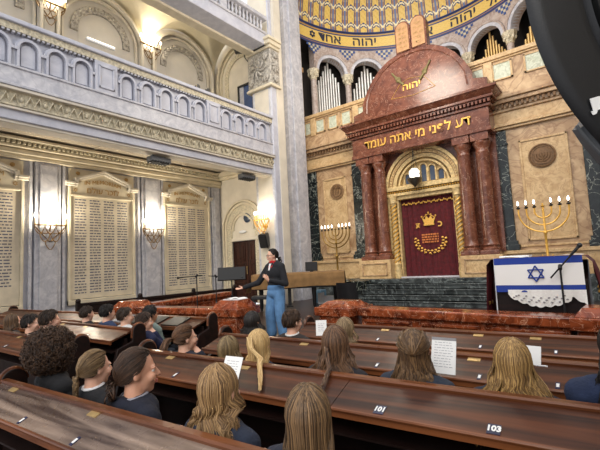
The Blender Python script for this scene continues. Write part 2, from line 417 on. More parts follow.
# ------------------------------------------------------------------ big pier (corner X=-9.03,Y=10.4)
def pier_sec(x0,x1,y0,y1,z0,z1,m,parent,name='shaft',bevel=.02):
    mb=MB(); mb.bx(x0,x1,y0,y1,z0,z1); return obj(name,mb,M[m],parent,bevel=bevel)
mb=MB(); mb.bx(-9.95,-9.03,10.4,10.72,0,8.0); wp=struct('wall_pier',mb,M['stone'],bevel=.02)
pier_sec(-10.1,-9.12,10.47,10.8,8,14,'stone',wp); pier_sec(-9.94,-9.1,10.385,10.41,0,7.9,'cream',wp,'south_panel',.005); pier_sec(-10.08,-9.16,10.455,10.48,9.7,14,'cream',wp,'south_panel',.005)
pier_sec(-9.9,-9.4,10.7,11.55,0,14,'cream',wp)
pier_sec(-9.9,-9.22,11.55,12.55,0,14,'stone2',wp)
pier_sec(-9.9,-9.16,11.8,12.3,0,14,'stone2',wp)
mb=MB(); mb.bx(-10.1,-8.98,10.35,10.85,8.05,9.35); obj('carved_capital',mb,M['ornament_grey'],wp,bevel=.03)
# carved relief on capital
mb=MB(); random.seed(3)
def rosette(mb,mp,sc,zc,r,n=8):
    for k in range(n):
        a=2*pi*k/n; pts=[mp(sc+r*t*cos(a+.9*t),zc+r*1.1*t*sin(a+.9*t),.05*(1-t)+.02) for t in (.15,.4,.65,.9)]
        mb.tube(pts,[.03,.05,.045,.01],5)
    mb.ell(mp(sc,zc,.03),.07,8,6)
for (sc,zc,r) in ((-9.55,8.7,.42),(-9.9,9.1,.16),(-9.2,9.1,.16),(-9.9,8.3,.16),(-9.2,8.3,.16)): rosette(mb,mapY(10.35),sc,zc,r)
for (sc,zc,r) in ((10.6,8.7,.24),(10.6,9.15,.14),(10.6,8.25,.14)): rosette(mb,mapX(-8.98),sc,zc,r)
obj('capital_relief',mb,M['ornament_grey'],wp)
mb=MB()
for z0,z1,e in ((9.35,9.45,.06),(9.45,9.6,.14),(9.6,9.7,.2),(7.93,8.02,.08),(8.02,8.06,.04)): mb.bx(-10.1-e*.3,-8.98+e*.8,10.35-e,10.85,z0,z1)
obj('capital_moulding',mb,M['cream2'],wp,bevel=.02)
mb=MB()
for a,b in ((-9.94,-9.84),(-9.16,-9.06)): mb.bx(a,b,10.38,10.41,0,7.9)
obj('edge_strip',mb,M['stone2'],wp,bevel=.01)
mb=MB(); mb.bx(-9.17,-9.1,10.5,10.56,9.7,14); mb.bx(-9.17,-9.1,10.7,10.76,9.7,14); obj('edge_strip',mb,M['stone2'],wp,bevel=.01)

# ------------------------------------------------------------------ gallery
XG=-9.1; G=mapX(XG); YG=10.4
g=thing('gallery',None,None,(XG,4,4.75),0,None,'structure'); g['kind']='structure'
def gp(name,mb,m,**k): return obj(name,mb,M[m],g,world=True,**k)
mb=MB(); mb.bx(-12.3,XG-.32,-4,YG+.2,5.42,5.55); gp('gallery_floor',mb,'cream')
mb=MB(); mb.mbox(G,-4,YG,4.78,5.0,-.45,-.06); gp('lower_beam',mb,'stone',bevel=.02)
mb=MB(); mb.mbox(G,-4,YG,4.72,4.8,-.5,-.1); mb.mbox(G,-4,YG,4.98,5.04,-.3,0.0); mb.mbox(G,-4,YG,5.33,5.4,-.3,.12); gp('cream_moulding',mb,'cream',bevel=.015)
mb=MB(); mb.mbox(G,-4,YG,5.04,5.34,-.3,.02); gp('carved_frieze',mb,'ornament',bevel=.01)
mb=MB(); random.seed(5)
y=1.2
while y<YG-.1:
    # leaf and swag ornaments
    mb.tube([G(y,5.08,.03),G(y+.08,5.27,.06),G(y+.16,5.1,.04),G(y+.24,5.27,.06),G(y+.3,5.1,.03)],[.015,.028,.02,.028,.012],6)
    mb.ell(G(y+.36,5.19,.03),(.03,.035,.06),8,6); y+=.42
gp('frieze_leaves',mb,'ornament')
mb=MB(); mb.mbox(G,-4,YG,5.4,5.86,-.3,.03); mb.mbox(G,-4,YG,5.4,5.46,.03,.14); mb.mbox(G,-4,YG,5.82,5.87,.0,.06); gp('plinth_course',mb,'stone2',bevel=.01)
mb=MB(); mb.mbox(G,-4,YG,5.86,6.62,-.25,-.08); gp('parapet_wall',mb,'stone')
# blind arches
ys=[1.35,1.88,2.41,2.94,3.47,4.0]+[5.08+.55*i for i in range(5)]+[8.3,8.85,9.38,9.92]
mb=MB(); m2=MB()
for y in ys:
    mb.arch(G,y,6.28,.17,.215,-.08,.04,14,leg=5.88)
    mb.arch(G,y,6.28,.215,.25,-.08,.0,14,leg=6.28)
    mb.lunette(G,y,6.27,.125,-.08,-.03,12,leg=5.93)
    for s in (-.235,.235): mb.mbox(G,y+s-.028,y+s+.028,6.22,6.28,-.08,.05)
    mb.mbox(G,y-.315,y-.216,5.88,6.215,-.1,-.005)
    if y in (4.0,9.92) or y>7.2 and y<7.4: mb.mbox(G,y+.216,y+.3,5.88,6.215,-.1,-.005)
    for s in (-.275,-.25): m2.cyl(G(y+s,5.88,-.004),G(y+s,6.22,-.004),.014,n=6)
gp('blind_arcade',mb,'stone'); gp('fluted_strips',m2,'stone2')
mb=MB()
for a,b in ((4.27,4.8),(7.52,8.02)):
    mb.mbox(G,a,b,5.86,6.6,-.1,.05)
    for (p,q,r,s) in ((a+.08,b-.08,5.95,6.0),(a+.08,b-.08,6.46,6.51),(a+.08,a+.12,5.95,6.5),(b-.12,b-.08,5.95,6.5)): mb.mbox(G,p,q,r,s,.05,.075)
gp('panelled_pier',mb,'stone',bevel=.008)
mb=MB(); mb.mbox(G,-4,YG,6.6,6.74,-.25,.04); gp('rail_frieze',mb,'ornament')
mb=MB(); mb.mbox(G,-4,YG,6.74,6.84,-.3,.1); gp('handrail',mb,'stone',bevel=.02)
# dentils below the rail
mb=MB(); y=1.2
while y<YG: mb.mbox(G,y,y+.05,6.56,6.61,-.08,.03); y+=.09
gp('dentil_course',mb,'stone2')
# soffit of the gallery
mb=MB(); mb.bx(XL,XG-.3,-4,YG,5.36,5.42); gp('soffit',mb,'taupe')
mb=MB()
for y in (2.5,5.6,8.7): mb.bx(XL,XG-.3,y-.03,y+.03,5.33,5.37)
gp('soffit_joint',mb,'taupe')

# upper gallery (second tier)
u=thing('upper_gallery',None,None,(XG,4,9.4),0,None,'structure')
mb=MB(); mb.bx(-9.75,XG,-4,10.35,9.45,9.9); obj('beam',mb,M['stone'],u,world=True,bevel=.02)
mb=MB(); mb.bx(-9.85,XG+.05,-4,10.35,9.84,9.92); mb.bx(-9.8,XG+.08,-4,10.35,10.36,10.5); obj('coping',mb,M['stone2'],u,world=True,bevel=.02)
mb=MB(); y=5.4
while y<10.3:
    mb.lathe([(.05,0),(.05,.05),(.03,.08),(.06,.2),(.03,.34),(.05,.38),(.05,.44)],(XG-.08,y,9.92),10); y+=.17
obj('balustrade',mb,M['stone2'],u,world=True)
mb=MB(); mb.bx(-10.1,XG,8.2,8.5,9.92,10.4); obj('balustrade_pier',mb,M['stone2'],u,world=True,bevel=.01)
mb=MB(); mb.bx(-10.05,-9.7,-4,10.4,9.38,9.5); obj('soffit_moulding',mb,M['cream2'],u,world=True,bevel=.03)

# wall arches upstairs + vault
bays=[2.9,5.98,9.05]
mb=MB(); m2=MB(); m3=MB()
for yc in bays:
    mb.arch(mL,yc,9.15,1.28,1.36,0,.22,28,leg=5.5); mb.arch(mL,yc,9.15,1.14,1.2,0,.1,28,leg=5.5)
    m2.arch(mL,yc,9.15,.72,.94,0,.08,24,leg=9.05)
    m3.lunette(mL,yc,9.15,.70,-.02,.012,24,leg=8.2)
obj('wall_arch',mb,M['cream'],wl); obj('carved_arch',m2,M['ornament_grey'],wl); obj('tympanum',m3,M['upper'],wl)
mb=MB()
for yc in bays[:2]+[9.05]:
    for k in range(15):
        a=RAD(6+12*k); mb.ell(mL(yc+.83*cos(a),9.15+.83*sin(a),.08),(.04,.06,.06),8,6)
obj('carved_leaves',mb,M['ornament_grey'],wl)
mb=MB()
for y in (4.44,7.52): 
    mb.mbox(mL,y-.14,y+.14,5.5,9.6,0,.14); mb.mbox(mL,y-.3,y-.24,5.5,9.3,0,.1); mb.mbox(mL,y+.24,y+.3,5.5,9.3,0,.1)
obj('pilaster',mb,M['upper'],wl,bevel=.01)
def vault(p,q):
    x=XL+(XG-.75-XL)*p; return x,q
mb=MB()
for yc in bays:
    def fn(a,b,yc=yc):
        x=XL+.02+(2.55)*a; y=yc-1.54+3.08*b
        Rr=1.54; h1=sqrt(max(0,Rr*Rr-(y-yc)**2)); xc=XL+1.3; h2=sqrt(max(0,1.3**2-(x-xc)**2))*1.15
        return (x,y,9.15+max(h1,h2))
    mb.grid(fn,40,40)
vt=struct('ceiling_vault',mb,mat('vault_plaster',srgb(204,194,168),.75,0,.08,2,.05),recalc=False)
# painted coffer lines on the vault
# end wall arch upstairs
mb=MB(); c=-10.75
for r0,r1,dd in ((1.25,1.33,.12),(1.1,1.18,.07)): mb.arch(mE,c,9.0,r0,r1,0,dd,28,leg=5.5)
obj('wall_arch',mb,M['cream2'],we)
mb=MB(); mb.arch(mE,c,9.0,.72,.9,0,.06,24,leg=8.2); obj('carved_arch',mb,M['ornament'],we)
w=thing('door_2',None,None,(-10.6,YE,5.5),0,None,'structure')
mb=MB(); 
for p,q,r,s in ((-10.92,-10.84,5.55,8.55),(-10.14,-10.06,5.55,8.55),(-10.92,-10.06,8.5,8.58)): mb.mbox(mE,p,q,r,s,0,.08)
obj('door_frame',mb,M['blackm'],w,world=True)
mb=MB(); mb.mbox(mE,-10.62,-10.14,5.55,8.5,.0,.04); obj('glass_pane',mb,mat('blue_pane',srgb(62,84,128),.2),w,world=True)
mb=MB(); mb.mbox(mE,-10.84,-10.62,5.55,8.5,.0,.05); obj('door_leaf',mb,M['stone2'],w,world=True)
# tube light on lunette
t=thing('tube_light','long white tube light fixed below the carved arch upstairs','wall light',(XL,5.95,8.9))
mb=MB(); mb.mbox(mL,5.5,6.42,8.88,8.98,.01,.06); obj('housing',mb,M['whitep'],t,world=True,bevel=.01)
mb=MB(); mb.cyl(mL(5.53,8.95,.085),mL(6.39,8.95,.085),.02,n=10); obj('tube',mb,emit('tube_glow',(1,.97,.9),.9),t,world=True)

# speakers, floodlights
def box_speaker(name,label,p,rz,tilt,s=.3,bracket=(0,.2,0)):
    t=thing(name,label,'loudspeaker',p,rz)
    Mx=Matrix.Rotation(tilt,4,'X')
    mb=MB(); 
    pr=[(-.5,-.45),(.5,-.45),(.32,.45),(-.32,.45)]
    mb.loft([[Mx@V((a*s*k,b*s,z)) for a,b in pr] for k,z in ((.8,-.75*s),(1,-.6*s),(1,.6*s),(.8,.75*s))]); obj('cabinet',mb,M['blackp'],t,bevel=.01)
    mb=MB(); mb.bx(-.4*s,.4*s,-.5*s,-.46*s,-.55*s,.55*s,Mx); obj('grille',mb,M['blackm'],t)
    mb=MB(); mb.tube([(0,.3*s,0),V(bracket)*.6+V((0,0,-.25*s)),bracket],.02,8); obj('bracket',mb,M['blackm'],t)
    return t
box_speaker('wall_speaker','black loudspeaker on the wall beside the dark doors, under the gold sconce',(-9.5,10.25,2.5),.2,.3,.33,(0,.2,0))
box_speaker('wall_speaker','black loudspeaker high on the pillar by the carved upper capital',(-10.28,10.15,9.9),-.3,.35,.42,(.1,.3,-.7))
for k,(y,x,m,lab) in enumerate(((2.85,-9.5,'white','white louvred flood lamp fixed under the left end of the gallery'),(6.15,-9.46,'dark','dark flood lamp fixed under the middle of the gallery front'),(9.45,-9.46,'dark','dark flood lamp under the gallery close to the pillar'))):
    z=5.36 if k==0 else 4.74
    t=thing('flood_lamp',lab,'lamp',(x,y,z),0,'flood lamps under the gallery')
    mm=M['whitep'] if m=='white' else M['greyp']
    mb=MB(); mb.bx(-.12,.12,-.3,.3,-.2,-.06); obj('housing',mb,mm,t,bevel=.015)
    mb=MB()
    for q in range(7): mb.bx(-.13,.14,-.27+.08*q,-.25+.08*q,-.24,-.18)
    obj('louvre',mb,M['blackm'],t)
    mb=MB(); mb.bx(-.02,.02,-.2,-.16,-.07,.0); mb.bx(-.02,.02,.16,.2,-.07,.0); obj('bracket',mb,M['blackm'],t)
for k,y in enumerate((7.25,7.62)):
    t=thing('spotlight',['small black spotlight on the gallery handrail, left one of two','small black spotlight on the gallery handrail, right one of two'][k],'spotlight',(XG-.08,y,6.84),0,'spotlights on the gallery rail')
    mb=MB(); mb.cyl((-.06,0,.1),(.08,0,.08),.05,.07); obj('lamp_head',mb,M['blackp'],t)
    mb=MB(); mb.cyl((0,0,0),(0,0,.06),.02); obj('stem',mb,M['blackm'],t)

# ------------------------------------------------------------------ sconces
def light(kind,name,loc,energy,col=(1,.85,.62),r=.05,rot=None,size=None,spec=1):
    l=bpy.data.lights.new(name,kind); l.energy=energy; l.color=col
    if kind=='POINT': l.shadow_soft_size=r
    if kind=='AREA': l.shape='RECTANGLE'; l.size,l.size_y=size
    o=bpy.data.objects.new(name,l); C.objects.link(o); o.location=loc
    if rot: o.rotation_euler=rot
    l.specular_factor=spec
    return o
def sconce(label,mp,p,n=4,w=.72,group='brass wall sconces on the left wall',e=30,gold='brass',diamond=True):
    gm='bronze' if gold=='brass' else gold
    s0,z0=p
    t=thing('wall_sconce',label,'wall light',mp(s0,z0,0),0,group)
    mb=MB(); mb.mbox(mp,s0-w/2,s0+w/2,z0,z0+.03,.2,.25)
    obj('candle_rail',mb,M[gm],t,world=True,bevel=.004)
    mb=MB()   # tapered scroll lattice under the rail
    rows=3
    for r in range(rows):
        k=rows-r; ww=w*(k)/rows/ k
        for i in range(k):
            sc=s0-w/2*(k/rows)+ww*(i+.5)
            R0=ww*.46
            mb.tube([mp(sc+R0*cos(a),z0-.03-r*ww*.8-(1-abs(cos(a)))*ww*.75*(.5) + (sin(a)*ww*.42 if sin(a)>0 else sin(a)*ww*.42)+ .0, .2) for a in [2*pi*j/14 for j in range(15)]],.012,5)
    mb.tube([mp(s0-w/2,z0,.2),mp(s0-w*.33,z0-.16,.2),mp(s0,z0-.44,.15),mp(s0+w*.33,z0-.16,.2),mp(s0+w/2,z0,.2)],.016,6)
    mb.tube([mp(s0,z0-.2,0),mp(s0,z0-.25,.1),mp(s0,z0,.22)],.02,6)
    obj('scrollwork',mb,M[gm],t,world=True)
    mb=MB(); mb.lathe([(.01,0),(.09,.0),(.06,.05),(.0,.06)],mp(s0,z0-.2,.0),14,Matrix.Rotation(pi/2,3,'Y') if mp(0,0,1)[0]!=mp(0,0,0)[0] else Matrix.Rotation(pi/2,3,'X')); obj('wall_rose',mb,M[gold],t,world=True)
    for i in range(n):
        s=s0-w/2+w*(i+.5)/n if n>4 else s0-w/2+.02+(w-.04)*i/(n-1)
        mb=MB(); mb.lathe([(.025,0),(.03,.01),(.012,.03),(.014,.16),(.02,.165),(.014,.18)],mp(s,z0+.03,.225),8)
        cd=obj('candle',mb,M[gold],t,world=True)
        mb=MB(); mb.lathe([(.008,0),(.026,.04),(.026,.07),(.006,.12)],mp(s,z0+.21,.225),8)
        obj('bulb',mb,M['bulb'],cd,world=True)
    light('POINT','sconce_light',mp(s0,z0+.36,.30),e,(1,.88,.68),.12)
    return t
sconce('brass candle sconce with glowing bulbs between the first two memorial tablets',mL,(4.48,3.02),4,.8,e=95)
sconce('brass candle sconce with glowing bulbs between the second and third memorial tablets',mL,(7.62,3.02),4,.8,e=95)
sconce('brass candle sconce upstairs left of the white tube light',mL,(4.44,9.45),4,.8,'brass wall sconces in the upper gallery',e=55)
sconce('brass candle sconce glowing upstairs between two carved wall arches',mL,(7.62,9.45),4,.8,'brass wall sconces in the upper gallery',e=60)
sconce('bright gold many-bulb sconce on the pillar side above the dark doors',mapY(10.38),(-9.55,3.2),7,.72,'gold sconce by the doors',e=14,gold='goldpaint')

# ------------------------------------------------------------------ ark wall (y=13)
YA=13.0; mA=mapY(YA); AX=-4.71
mb=MB()
mb.mbox(mA,-10,AX-1.2,0,6.8,-.3,0); mb.mbox(mA,AX+1.2,0.6,0,6.8,-.3,0); mb.mbox(mA,AX-1.2,AX+1.2,4.0,6.8,-.3,0)
wa=struct('wall_ark',mb,M['tan'])
def ap(name,mb,m,**k): return obj(name,mb,M[m] if isinstance(m,str) else m,wa,world=False,**k)
for a,b in ((-9.52,-9.07),(-7.44,-7.02),(-2.62,-2.2),(-.42,.02)):
    mb=MB(); mb.mbox(mA,a,b,1.95,5.22,0,.1); mb.mbox(mA,a-.05,b+.05,1.86,1.98,0,.16); mb.mbox(mA,a-.09,b+.09,1.7,1.87,0,.2)
    mb.mbox(mA,a-.03,b+.03,4.78,4.84,0,.13)
    ap('black_pilaster',mb,'black',bevel=.012)
for a,b in ((-9.07,-7.44),(-2.2,-.42)):
    mb=MB(); mb.mbox(mA,a,b,1.7,5.25,0,.04)
    ap('marble_field',mb,'tan')
    mb=MB(); e=.3
    for p,q,r,s in ((a+e,b-e,4.78,4.84),(a+e,b-e,1.95,2.01),(a+e,a+e+.06,1.95,4.84),(b-e-.06,b-e,1.95,4.84)): mb.mbox(mA,p,q,r,s,.04,.08)
    mb.mbox(mA,a+.1,b-.1,1.78,1.84,.04,.07)
    ap('panel_moulding',mb,'tan2',bevel=.01)
    mb=MB(); mb.mbox(mA,a+e+.06,b-e-.06,2.01,4.78,.04,.05); ap('panel_field',mb,'tan2')
relief=mat('bronze_relief',srgb(120,88,56),.5,.2,.2,20,.4)
for xc,kind in ((-8.15,0),(-1.35,1)):
    r=.3 if kind==0 else .34
    t=thing('carved_medallion',['round carved medallion on the left marble panel','round bronze menorah medallion on the right marble panel'][kind],'medallion',(xc,YA-.05,4.3))
    mb=MB(); Mr=Matrix.Rotation(pi/2,3,'X')
    mb.lathe([(0,0),(r,0),(r,.04),(r-.03,.05),(r-.05,.03),(0,.03)],(0,0,0),36,Mr)
    obj('disc',mb,relief if kind else mat('tan_relief',srgb(150,116,78),.6,0,.2,20,.4),t)
    mb=MB()
    if kind:
        for q in (.06,.12,.18): mb.tube([(q*1.1*cos(a),-.045,.02+q*1.1*sin(a)) for a in [pi+pi*j/12 for j in range(13)]],.011,5)
        mb.cyl((0,-.045,.03),(0,-.045,-.22),.014,n=6); mb.bx(-.08,.08,-.06,-.03,-.24,-.2)
        for q in (-.2,-.13,-.066,0,.066,.13,.2): mb.ell((q,-.045,.05),.014,6,5)
    else:
        for q in range(3): mb.tube([(-.15+.1*q,-.045,-.12),(-.12+.1*q,-.05,.1),(-.05+.1*q,-.045,.15)],.02,5)
        mb.tube([(.2*cos(a),-.045,.2*sin(a)) for a in [2*pi*j/20 for j in range(21)]],.012,5)
    mb.tube([((r-.09)*cos(a),-.04,(r-.09)*sin(a)) for a in [2*pi*j/28 for j in range(29)]],.008,5)
    for j in range(28):
        a=2*pi*j/28; mb.ell(((r-.045)*cos(a),-.05,(r-.045)*sin(a)),.014,6,4)
    obj('carved_emblem',mb,relief,t)
# podium under pilasters
mb=MB()
for a,b in ((-10,-7.05),(-2.55,.6)):
    mb.mbox(mA,a,b,1.0,1.7,0,.14); mb.mbox(mA,a,b,1.6,1.7,.14,.2)
ap('marble_podium',mb,'tan2',bevel=.01)
mb=MB()
for a,b in ((-10,-7.05),(-2.55,.6)): mb.mbox(mA,a,b,0,1.0,0,.22)
ap('dark_plinth',mb,'stepm',bevel=.01)
# entablature
mb=MB(); mb.mbox(mA,-10,.6,5.25,5.32,0,.14); mb.mbox(mA,-10,.6,5.32,5.40,0,.2); mb.mbox(mA,-10,.6,5.4,5.76,0,.1)
ap('architrave',mb,'tan2',bevel=.01)
mb=MB(); mb.mbox(mA,-10,.6,5.76,5.84,0,.16); mb.mbox(mA,-10,.6,5.98,6.1,0,.3); mb.mbox(mA,-10,.6,6.1,6.2,0,.36); mb.mbox(mA,-10,.6,5.84,5.98,0,.18)
ap('cornice',mb,'tan',bevel=.015)
mb=MB(); x=-9.5
while x<.3:
    if not(-7.1<x<-2.5): mb.mbox(mA,x,x+.06,5.86,5.96,.15,.26)
    x+=.13
ap('dentil_course',mb,relief)
mb=MB(); mb.loft([[mA(s,6.2,.3),mA(s,6.68,.12),mA(s,6.68,-.3),mA(s,6.2,-.3)] for s in (-10,.6)]); ap('sloping_course',mb,'tan')
mb=MB(); mb.mbox(mA,-10,.6,6.68,7.4,-.3,.08); ap('parapet',mb,'tan',bevel=.01)
mb=MB(); m2=MB(); m3=MB()
xs=[(-9.45,-9.2),(-8.9,-8.55),(-8.3,-7.95),(-7.7,-7.35),(-7.05,-6.75),(-2.95,-2.65),(-2.35,-1.9),(-1.5,-1.0),(-.55,-.15)]
for a,b in xs:
    m2.mbox(mA,a,b,6.8,7.26,.08,.1)
    for p,q,r,s in ((a-.05,b+.05,7.26,7.3),(a-.05,b+.05,6.76,6.8),(a-.05,a,6.76,7.3),(b,b+.05,6.76,7.3)): m3.mbox(mA,p,q,r,s,.08,.12)
ap('green_panel',m2,'greenpanel'); ap('panel_frame',m3,'tan2')
mb=MB(); mb.mbox(mA,-10,.6,7.42,7.56,-.35,.16); mb.mbox(mA,-10,.6,7.36,7.42,-.3,.12)
for x in (-9.05,-7.1,-2.5,-.75): mb.mbox(mA,x-.12,x+.12,6.68,7.4,.05,.15)
ap('parapet_coping',mb,'tan2',bevel=.015)
mb=MB(); mb.bx(-10,.6,13.3,18,6.65,6.8); struct('floor_loft',mb,M['darkvoid'])

# ------------------------------------------------------------------ apse
CX,CY,RA=-4.86,12.4,4.8
def bend(th0):   # s grows to the right as seen from inside
    return lambda s,z,d: (CX+(RA-d)*cos(th0-s/RA), CY+(RA-d)*sin(th0-s/RA), z)
ZS=9.95
angs=[18,38.5,59.5,80.5,101.5,122,142.5,163]   # column angles 12..172
cols=[a for a in angs if a<175]
BW=RAD(20)*RA
mb=MB(); mring=MB(); mcol=MB(); mout=MB()
for a0_,a1_ in zip([-2]+angs,angs):
    B=bend(RAD((a0_+a1_)/2)); hw=RAD(a1_-a0_)*RA/2
    mb.spandrel(B,-hw,hw,0,ZS,.66,11.15,0,-.35,20)
    mring.arch(B,0,ZS,.66,.80,.06,-.3,20); mout.arch(B,0,ZS,.80,.86,.09,0,20)
wa2=struct('wall_apse',mb,M['greymarble'])
obj('archivolt',mring,M['stone2'],wa2); obj('arch_moulding',mout,M['greymarble'],wa2)
for a in angs:
    B=bend(RAD(a))
    mcol.cyl(B(0,7.4,-.12),B(0,9.5,-.12),.14,.13,n=16)
obj('column_shaft',mcol,M['greymarble'],wa2)
mcol=MB()
for a in angs:
    B=bend(RAD(a)); c=B(0,0,-.12)
    mcol.lathe([(.13,9.5),(.16,9.54),(.14,9.58),(.22,9.78),(.26,9.86),(.27,9.95)],(c[0],c[1],0),8)
    for q in range(8): mcol.ell((c[0]+.2*cos(q*pi/4),c[1]+.2*sin(q*pi/4),9.74),(.05,.05,.09),6,5)
obj('column_capital',mcol,M['ornament'],wa2)
mb=MB(); B=bend(RAD(176)); mb.mbox(B,-.35,.35,7.4,11.2,0,-.4,3); B=bend(RAD(6)); mb.mbox(B,-.3,.3,7.4,11.2,0,-.4,3); obj('apse_pier',mb,M['greymarble'],wa2)
mb=MB(); B=bend(RAD(176)); mb.mbox(B,-.38,.4,9.6,9.8,.04,-.4,3); obj('pier_moulding',mb,M['tan'],wa2)
# blue checks in the spandrels
blue=mat('blue_mosaic',srgb(58,84,140),.5,0,.2,20); lightb=mat('pale_mosaic',srgb(196,186,160),.5)
mb=MB(); m2=MB()
for a in angs:
    B=bend(RAD(a))
    for r in range(4):
        for q in range(-r-1,r+2):
            if (q+r)%2==0: mb.mbox(B,q*.11-.05,q*.11+.05,10.66+r*.11,10.76+r*.11,.0,.015)
            elif abs(q)<=r: m2.mbox(B,q*.11-.05,q*.11+.05,10.66+r*.11,10.76+r*.11,.0,.012)
obj('blue_mosaic_check',mb,blue,wa2,smooth=False); obj('pale_mosaic_check',m2,lightb,wa2,smooth=False)
# dark niche behind arcade
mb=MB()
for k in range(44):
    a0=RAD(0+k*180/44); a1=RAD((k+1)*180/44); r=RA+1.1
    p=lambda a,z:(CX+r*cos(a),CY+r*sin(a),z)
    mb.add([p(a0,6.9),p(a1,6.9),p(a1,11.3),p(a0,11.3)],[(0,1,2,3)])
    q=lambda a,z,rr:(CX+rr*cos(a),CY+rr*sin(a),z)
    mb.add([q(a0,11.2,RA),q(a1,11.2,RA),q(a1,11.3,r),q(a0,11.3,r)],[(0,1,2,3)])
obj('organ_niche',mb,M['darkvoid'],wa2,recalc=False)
# band
gold1=srgb(216,184,100); navy=srgb(44,58,104); dgold=srgb(180,140,64); cream_=srgb(226,212,170)
rust=srgb(150,112,84)
def bandcol(a,b):
    z=11.12+.86*b
    if z<11.2: return navy
    if z<11.25: return rust
    if z<11.3: return navy
    if z<11.78: return (gold1 if (int(a*400)+int(b*40))%5 else srgb(206,172,88))
    if z<11.84: return navy
    if z<11.9: return dgold
    return navy
mb=MB(); B=bend(RAD(176))
mb.grid(lambda a,b:B(a*RAD(176)*RA,11.12+.86*b,.01+.05*(b>.95)),240,28,bandcol); obj('inscription_band',mb,M['coldome'],wa2,smooth=False)
def bandtext(s,ang,size=.56):
    t=text_mb(s,size,.006,bold=.006); B=bend(RAD(ang)); xform(t,lambda x,y,z:B(x*1.15,11.54+y*1.0,.025+z)); return t
mb=MB()
for s,a in ((hebrew('אחד'),152.5),(hebrew('יהוה'),132.5),(hebrew('אלהינו'),106),(hebrew('יהוה'),80.5),(hebrew('ישראל'),58)): join(mb,bandtext(s,a))
B=bend(RAD(163.5))
for q in range(3):
    for o in (0,60):
        a=RAD(90+o+120*q); b=RAD(210+o+120*q); mb.tube([B(.15*cos(a),11.54+.15*sin(a),.03),B(.15*cos(b),11.54+.15*sin(b),.03)],.025,4)
obj('band_lettering',mb,M['navyletter'],wa2,smooth=False,label='navy Hebrew letters on the gold mosaic band')
# semi dome
def domecol(a,b):
    # a: angle 0..1 (left->right), b: elevation 0..1
    s=a*25.0; t=b*9.5
    q=b
    i=int(s); fx=s-i-.5; row=int(t+ (0)); fy=t-int(t)
    # chevron shift
    ch=fy+abs(fx)*.5
    if abs(fx)<.28:
        if abs(abs(fx)-.255)<.03: return navy
        if .42<ch<.5: return navy
        if .5<=ch<.60: return cream_
        if .60<=ch<.66: return navy
        return gold1 if (int(s*9)+int(t*9))%3 else srgb(206,170,84)
    ff=abs(abs(fx)-.39)
    if .45<fy+ (abs(fx)-.3)*.9<.56: return cream_
    if ff<.05: return rust if (fy*2)%1<.5 else srgb(176,150,110)
    if ff<.085: return srgb(90,110,150)
    if ff<.11: return navy
    return srgb(150,134,100)
mb=MB()
def domef(a,b):
    th=RAD(178-176*a); e=b*pi/2*.985
    return (CX+RA*cos(e)*cos(th),CY+RA*cos(e)*sin(th),11.95+RA*1.0*sin(e))
mb.grid(domef,400,200,domecol); struct('ceiling_dome',mb,M['coldome'],smooth=False,recalc=False)
# front wall of the triumphal arch (right side jamb)
mb=MB(); mb.bx(.02,.5,11.3,13,0,14); struct('wall_jamb',mb,M['stone2'],bevel=.02)

# organ pipes
random.seed(2)
spec=[(162,'silver',[.55,.75,.95,1.2,1.45,1.6,1.35,1.15,1.0,.8]),(142,'silver',[.6,.8,1.0,1.2,1.4,1.3,1.15,1.0,.85]),(122,'silver',[.7,.8,.9,1.0,.9,.8,.7]),(102,'silver',[.7,.8,.9,1.0,.9,.8,.7]),
 (82,'silver',[.45,.5,.6,.65,.6,.5,.45]),(72,'warmlitpipe',[]),(52,'warmlitpipe',[.75,.95,1.2,1.55,1.8,1.6,1.35,1.15,1.0,.85,.75]),(32,'warmlitpipe',[.9,1.1,1.35,1.6,1.85,2.1,2.3,2.1,1.8,1.5])]
names={162:'silver organ pipes in the arch beside the tall grey pier',142:'silver organ pipes in the second arch left of the stone tablets',122:'silver organ pipes behind the red pediment left of the tablets',
 102:'silver organ pipes hidden behind the stone tablets',72:'organ pipes coloured by warm light in the arch right of the red pediment',52:'organ pipes coloured by warm light in the arch left of the black loudspeaker',32:'tall organ pipes coloured by warm light beside the black loudspeaker edge'}
for a,m,hs in ((152.5,'silver',spec[0][2]),(132,'silver',spec[1][2]),(112,'silver',spec[2][2]),(91,'silver',[.5,.6,.7,.8,.75,.65,.55]),(70,'warmlitpipe',spec[6][2]),(49,'warmlitpipe',spec[7][2])):
    lab={152.5:names[162],132:names[142],112:names[122],91:'short organ pipes in the dark arch just above the red pediment shoulder',70:names[52],49:names[32]}[a]
    B=bend(RAD(a)); c=B(0,7.0,-.45)
    t=thing('organ_pipe_rank',lab,'organ pipes',c,0,'organ pipe ranks in the arcade')
    n=len(hs)
    for i,h in enumerate(hs):
        s=(i-(n-1)/2)*(1.15/n); r=.43*1.15/n
        p=B(s,0,-.45); mb=MB(); top=9.5+(h-min(hs))/(max(hs)-min(hs))*1.12
        mb.lathe([(r*.3,6.96),(r,7.5),(r,top),(r*.75,top),(r*.7,top-.05)],(p[0],p[1],0),10)
        obj('pipe',mb,M[m],t,world=True)

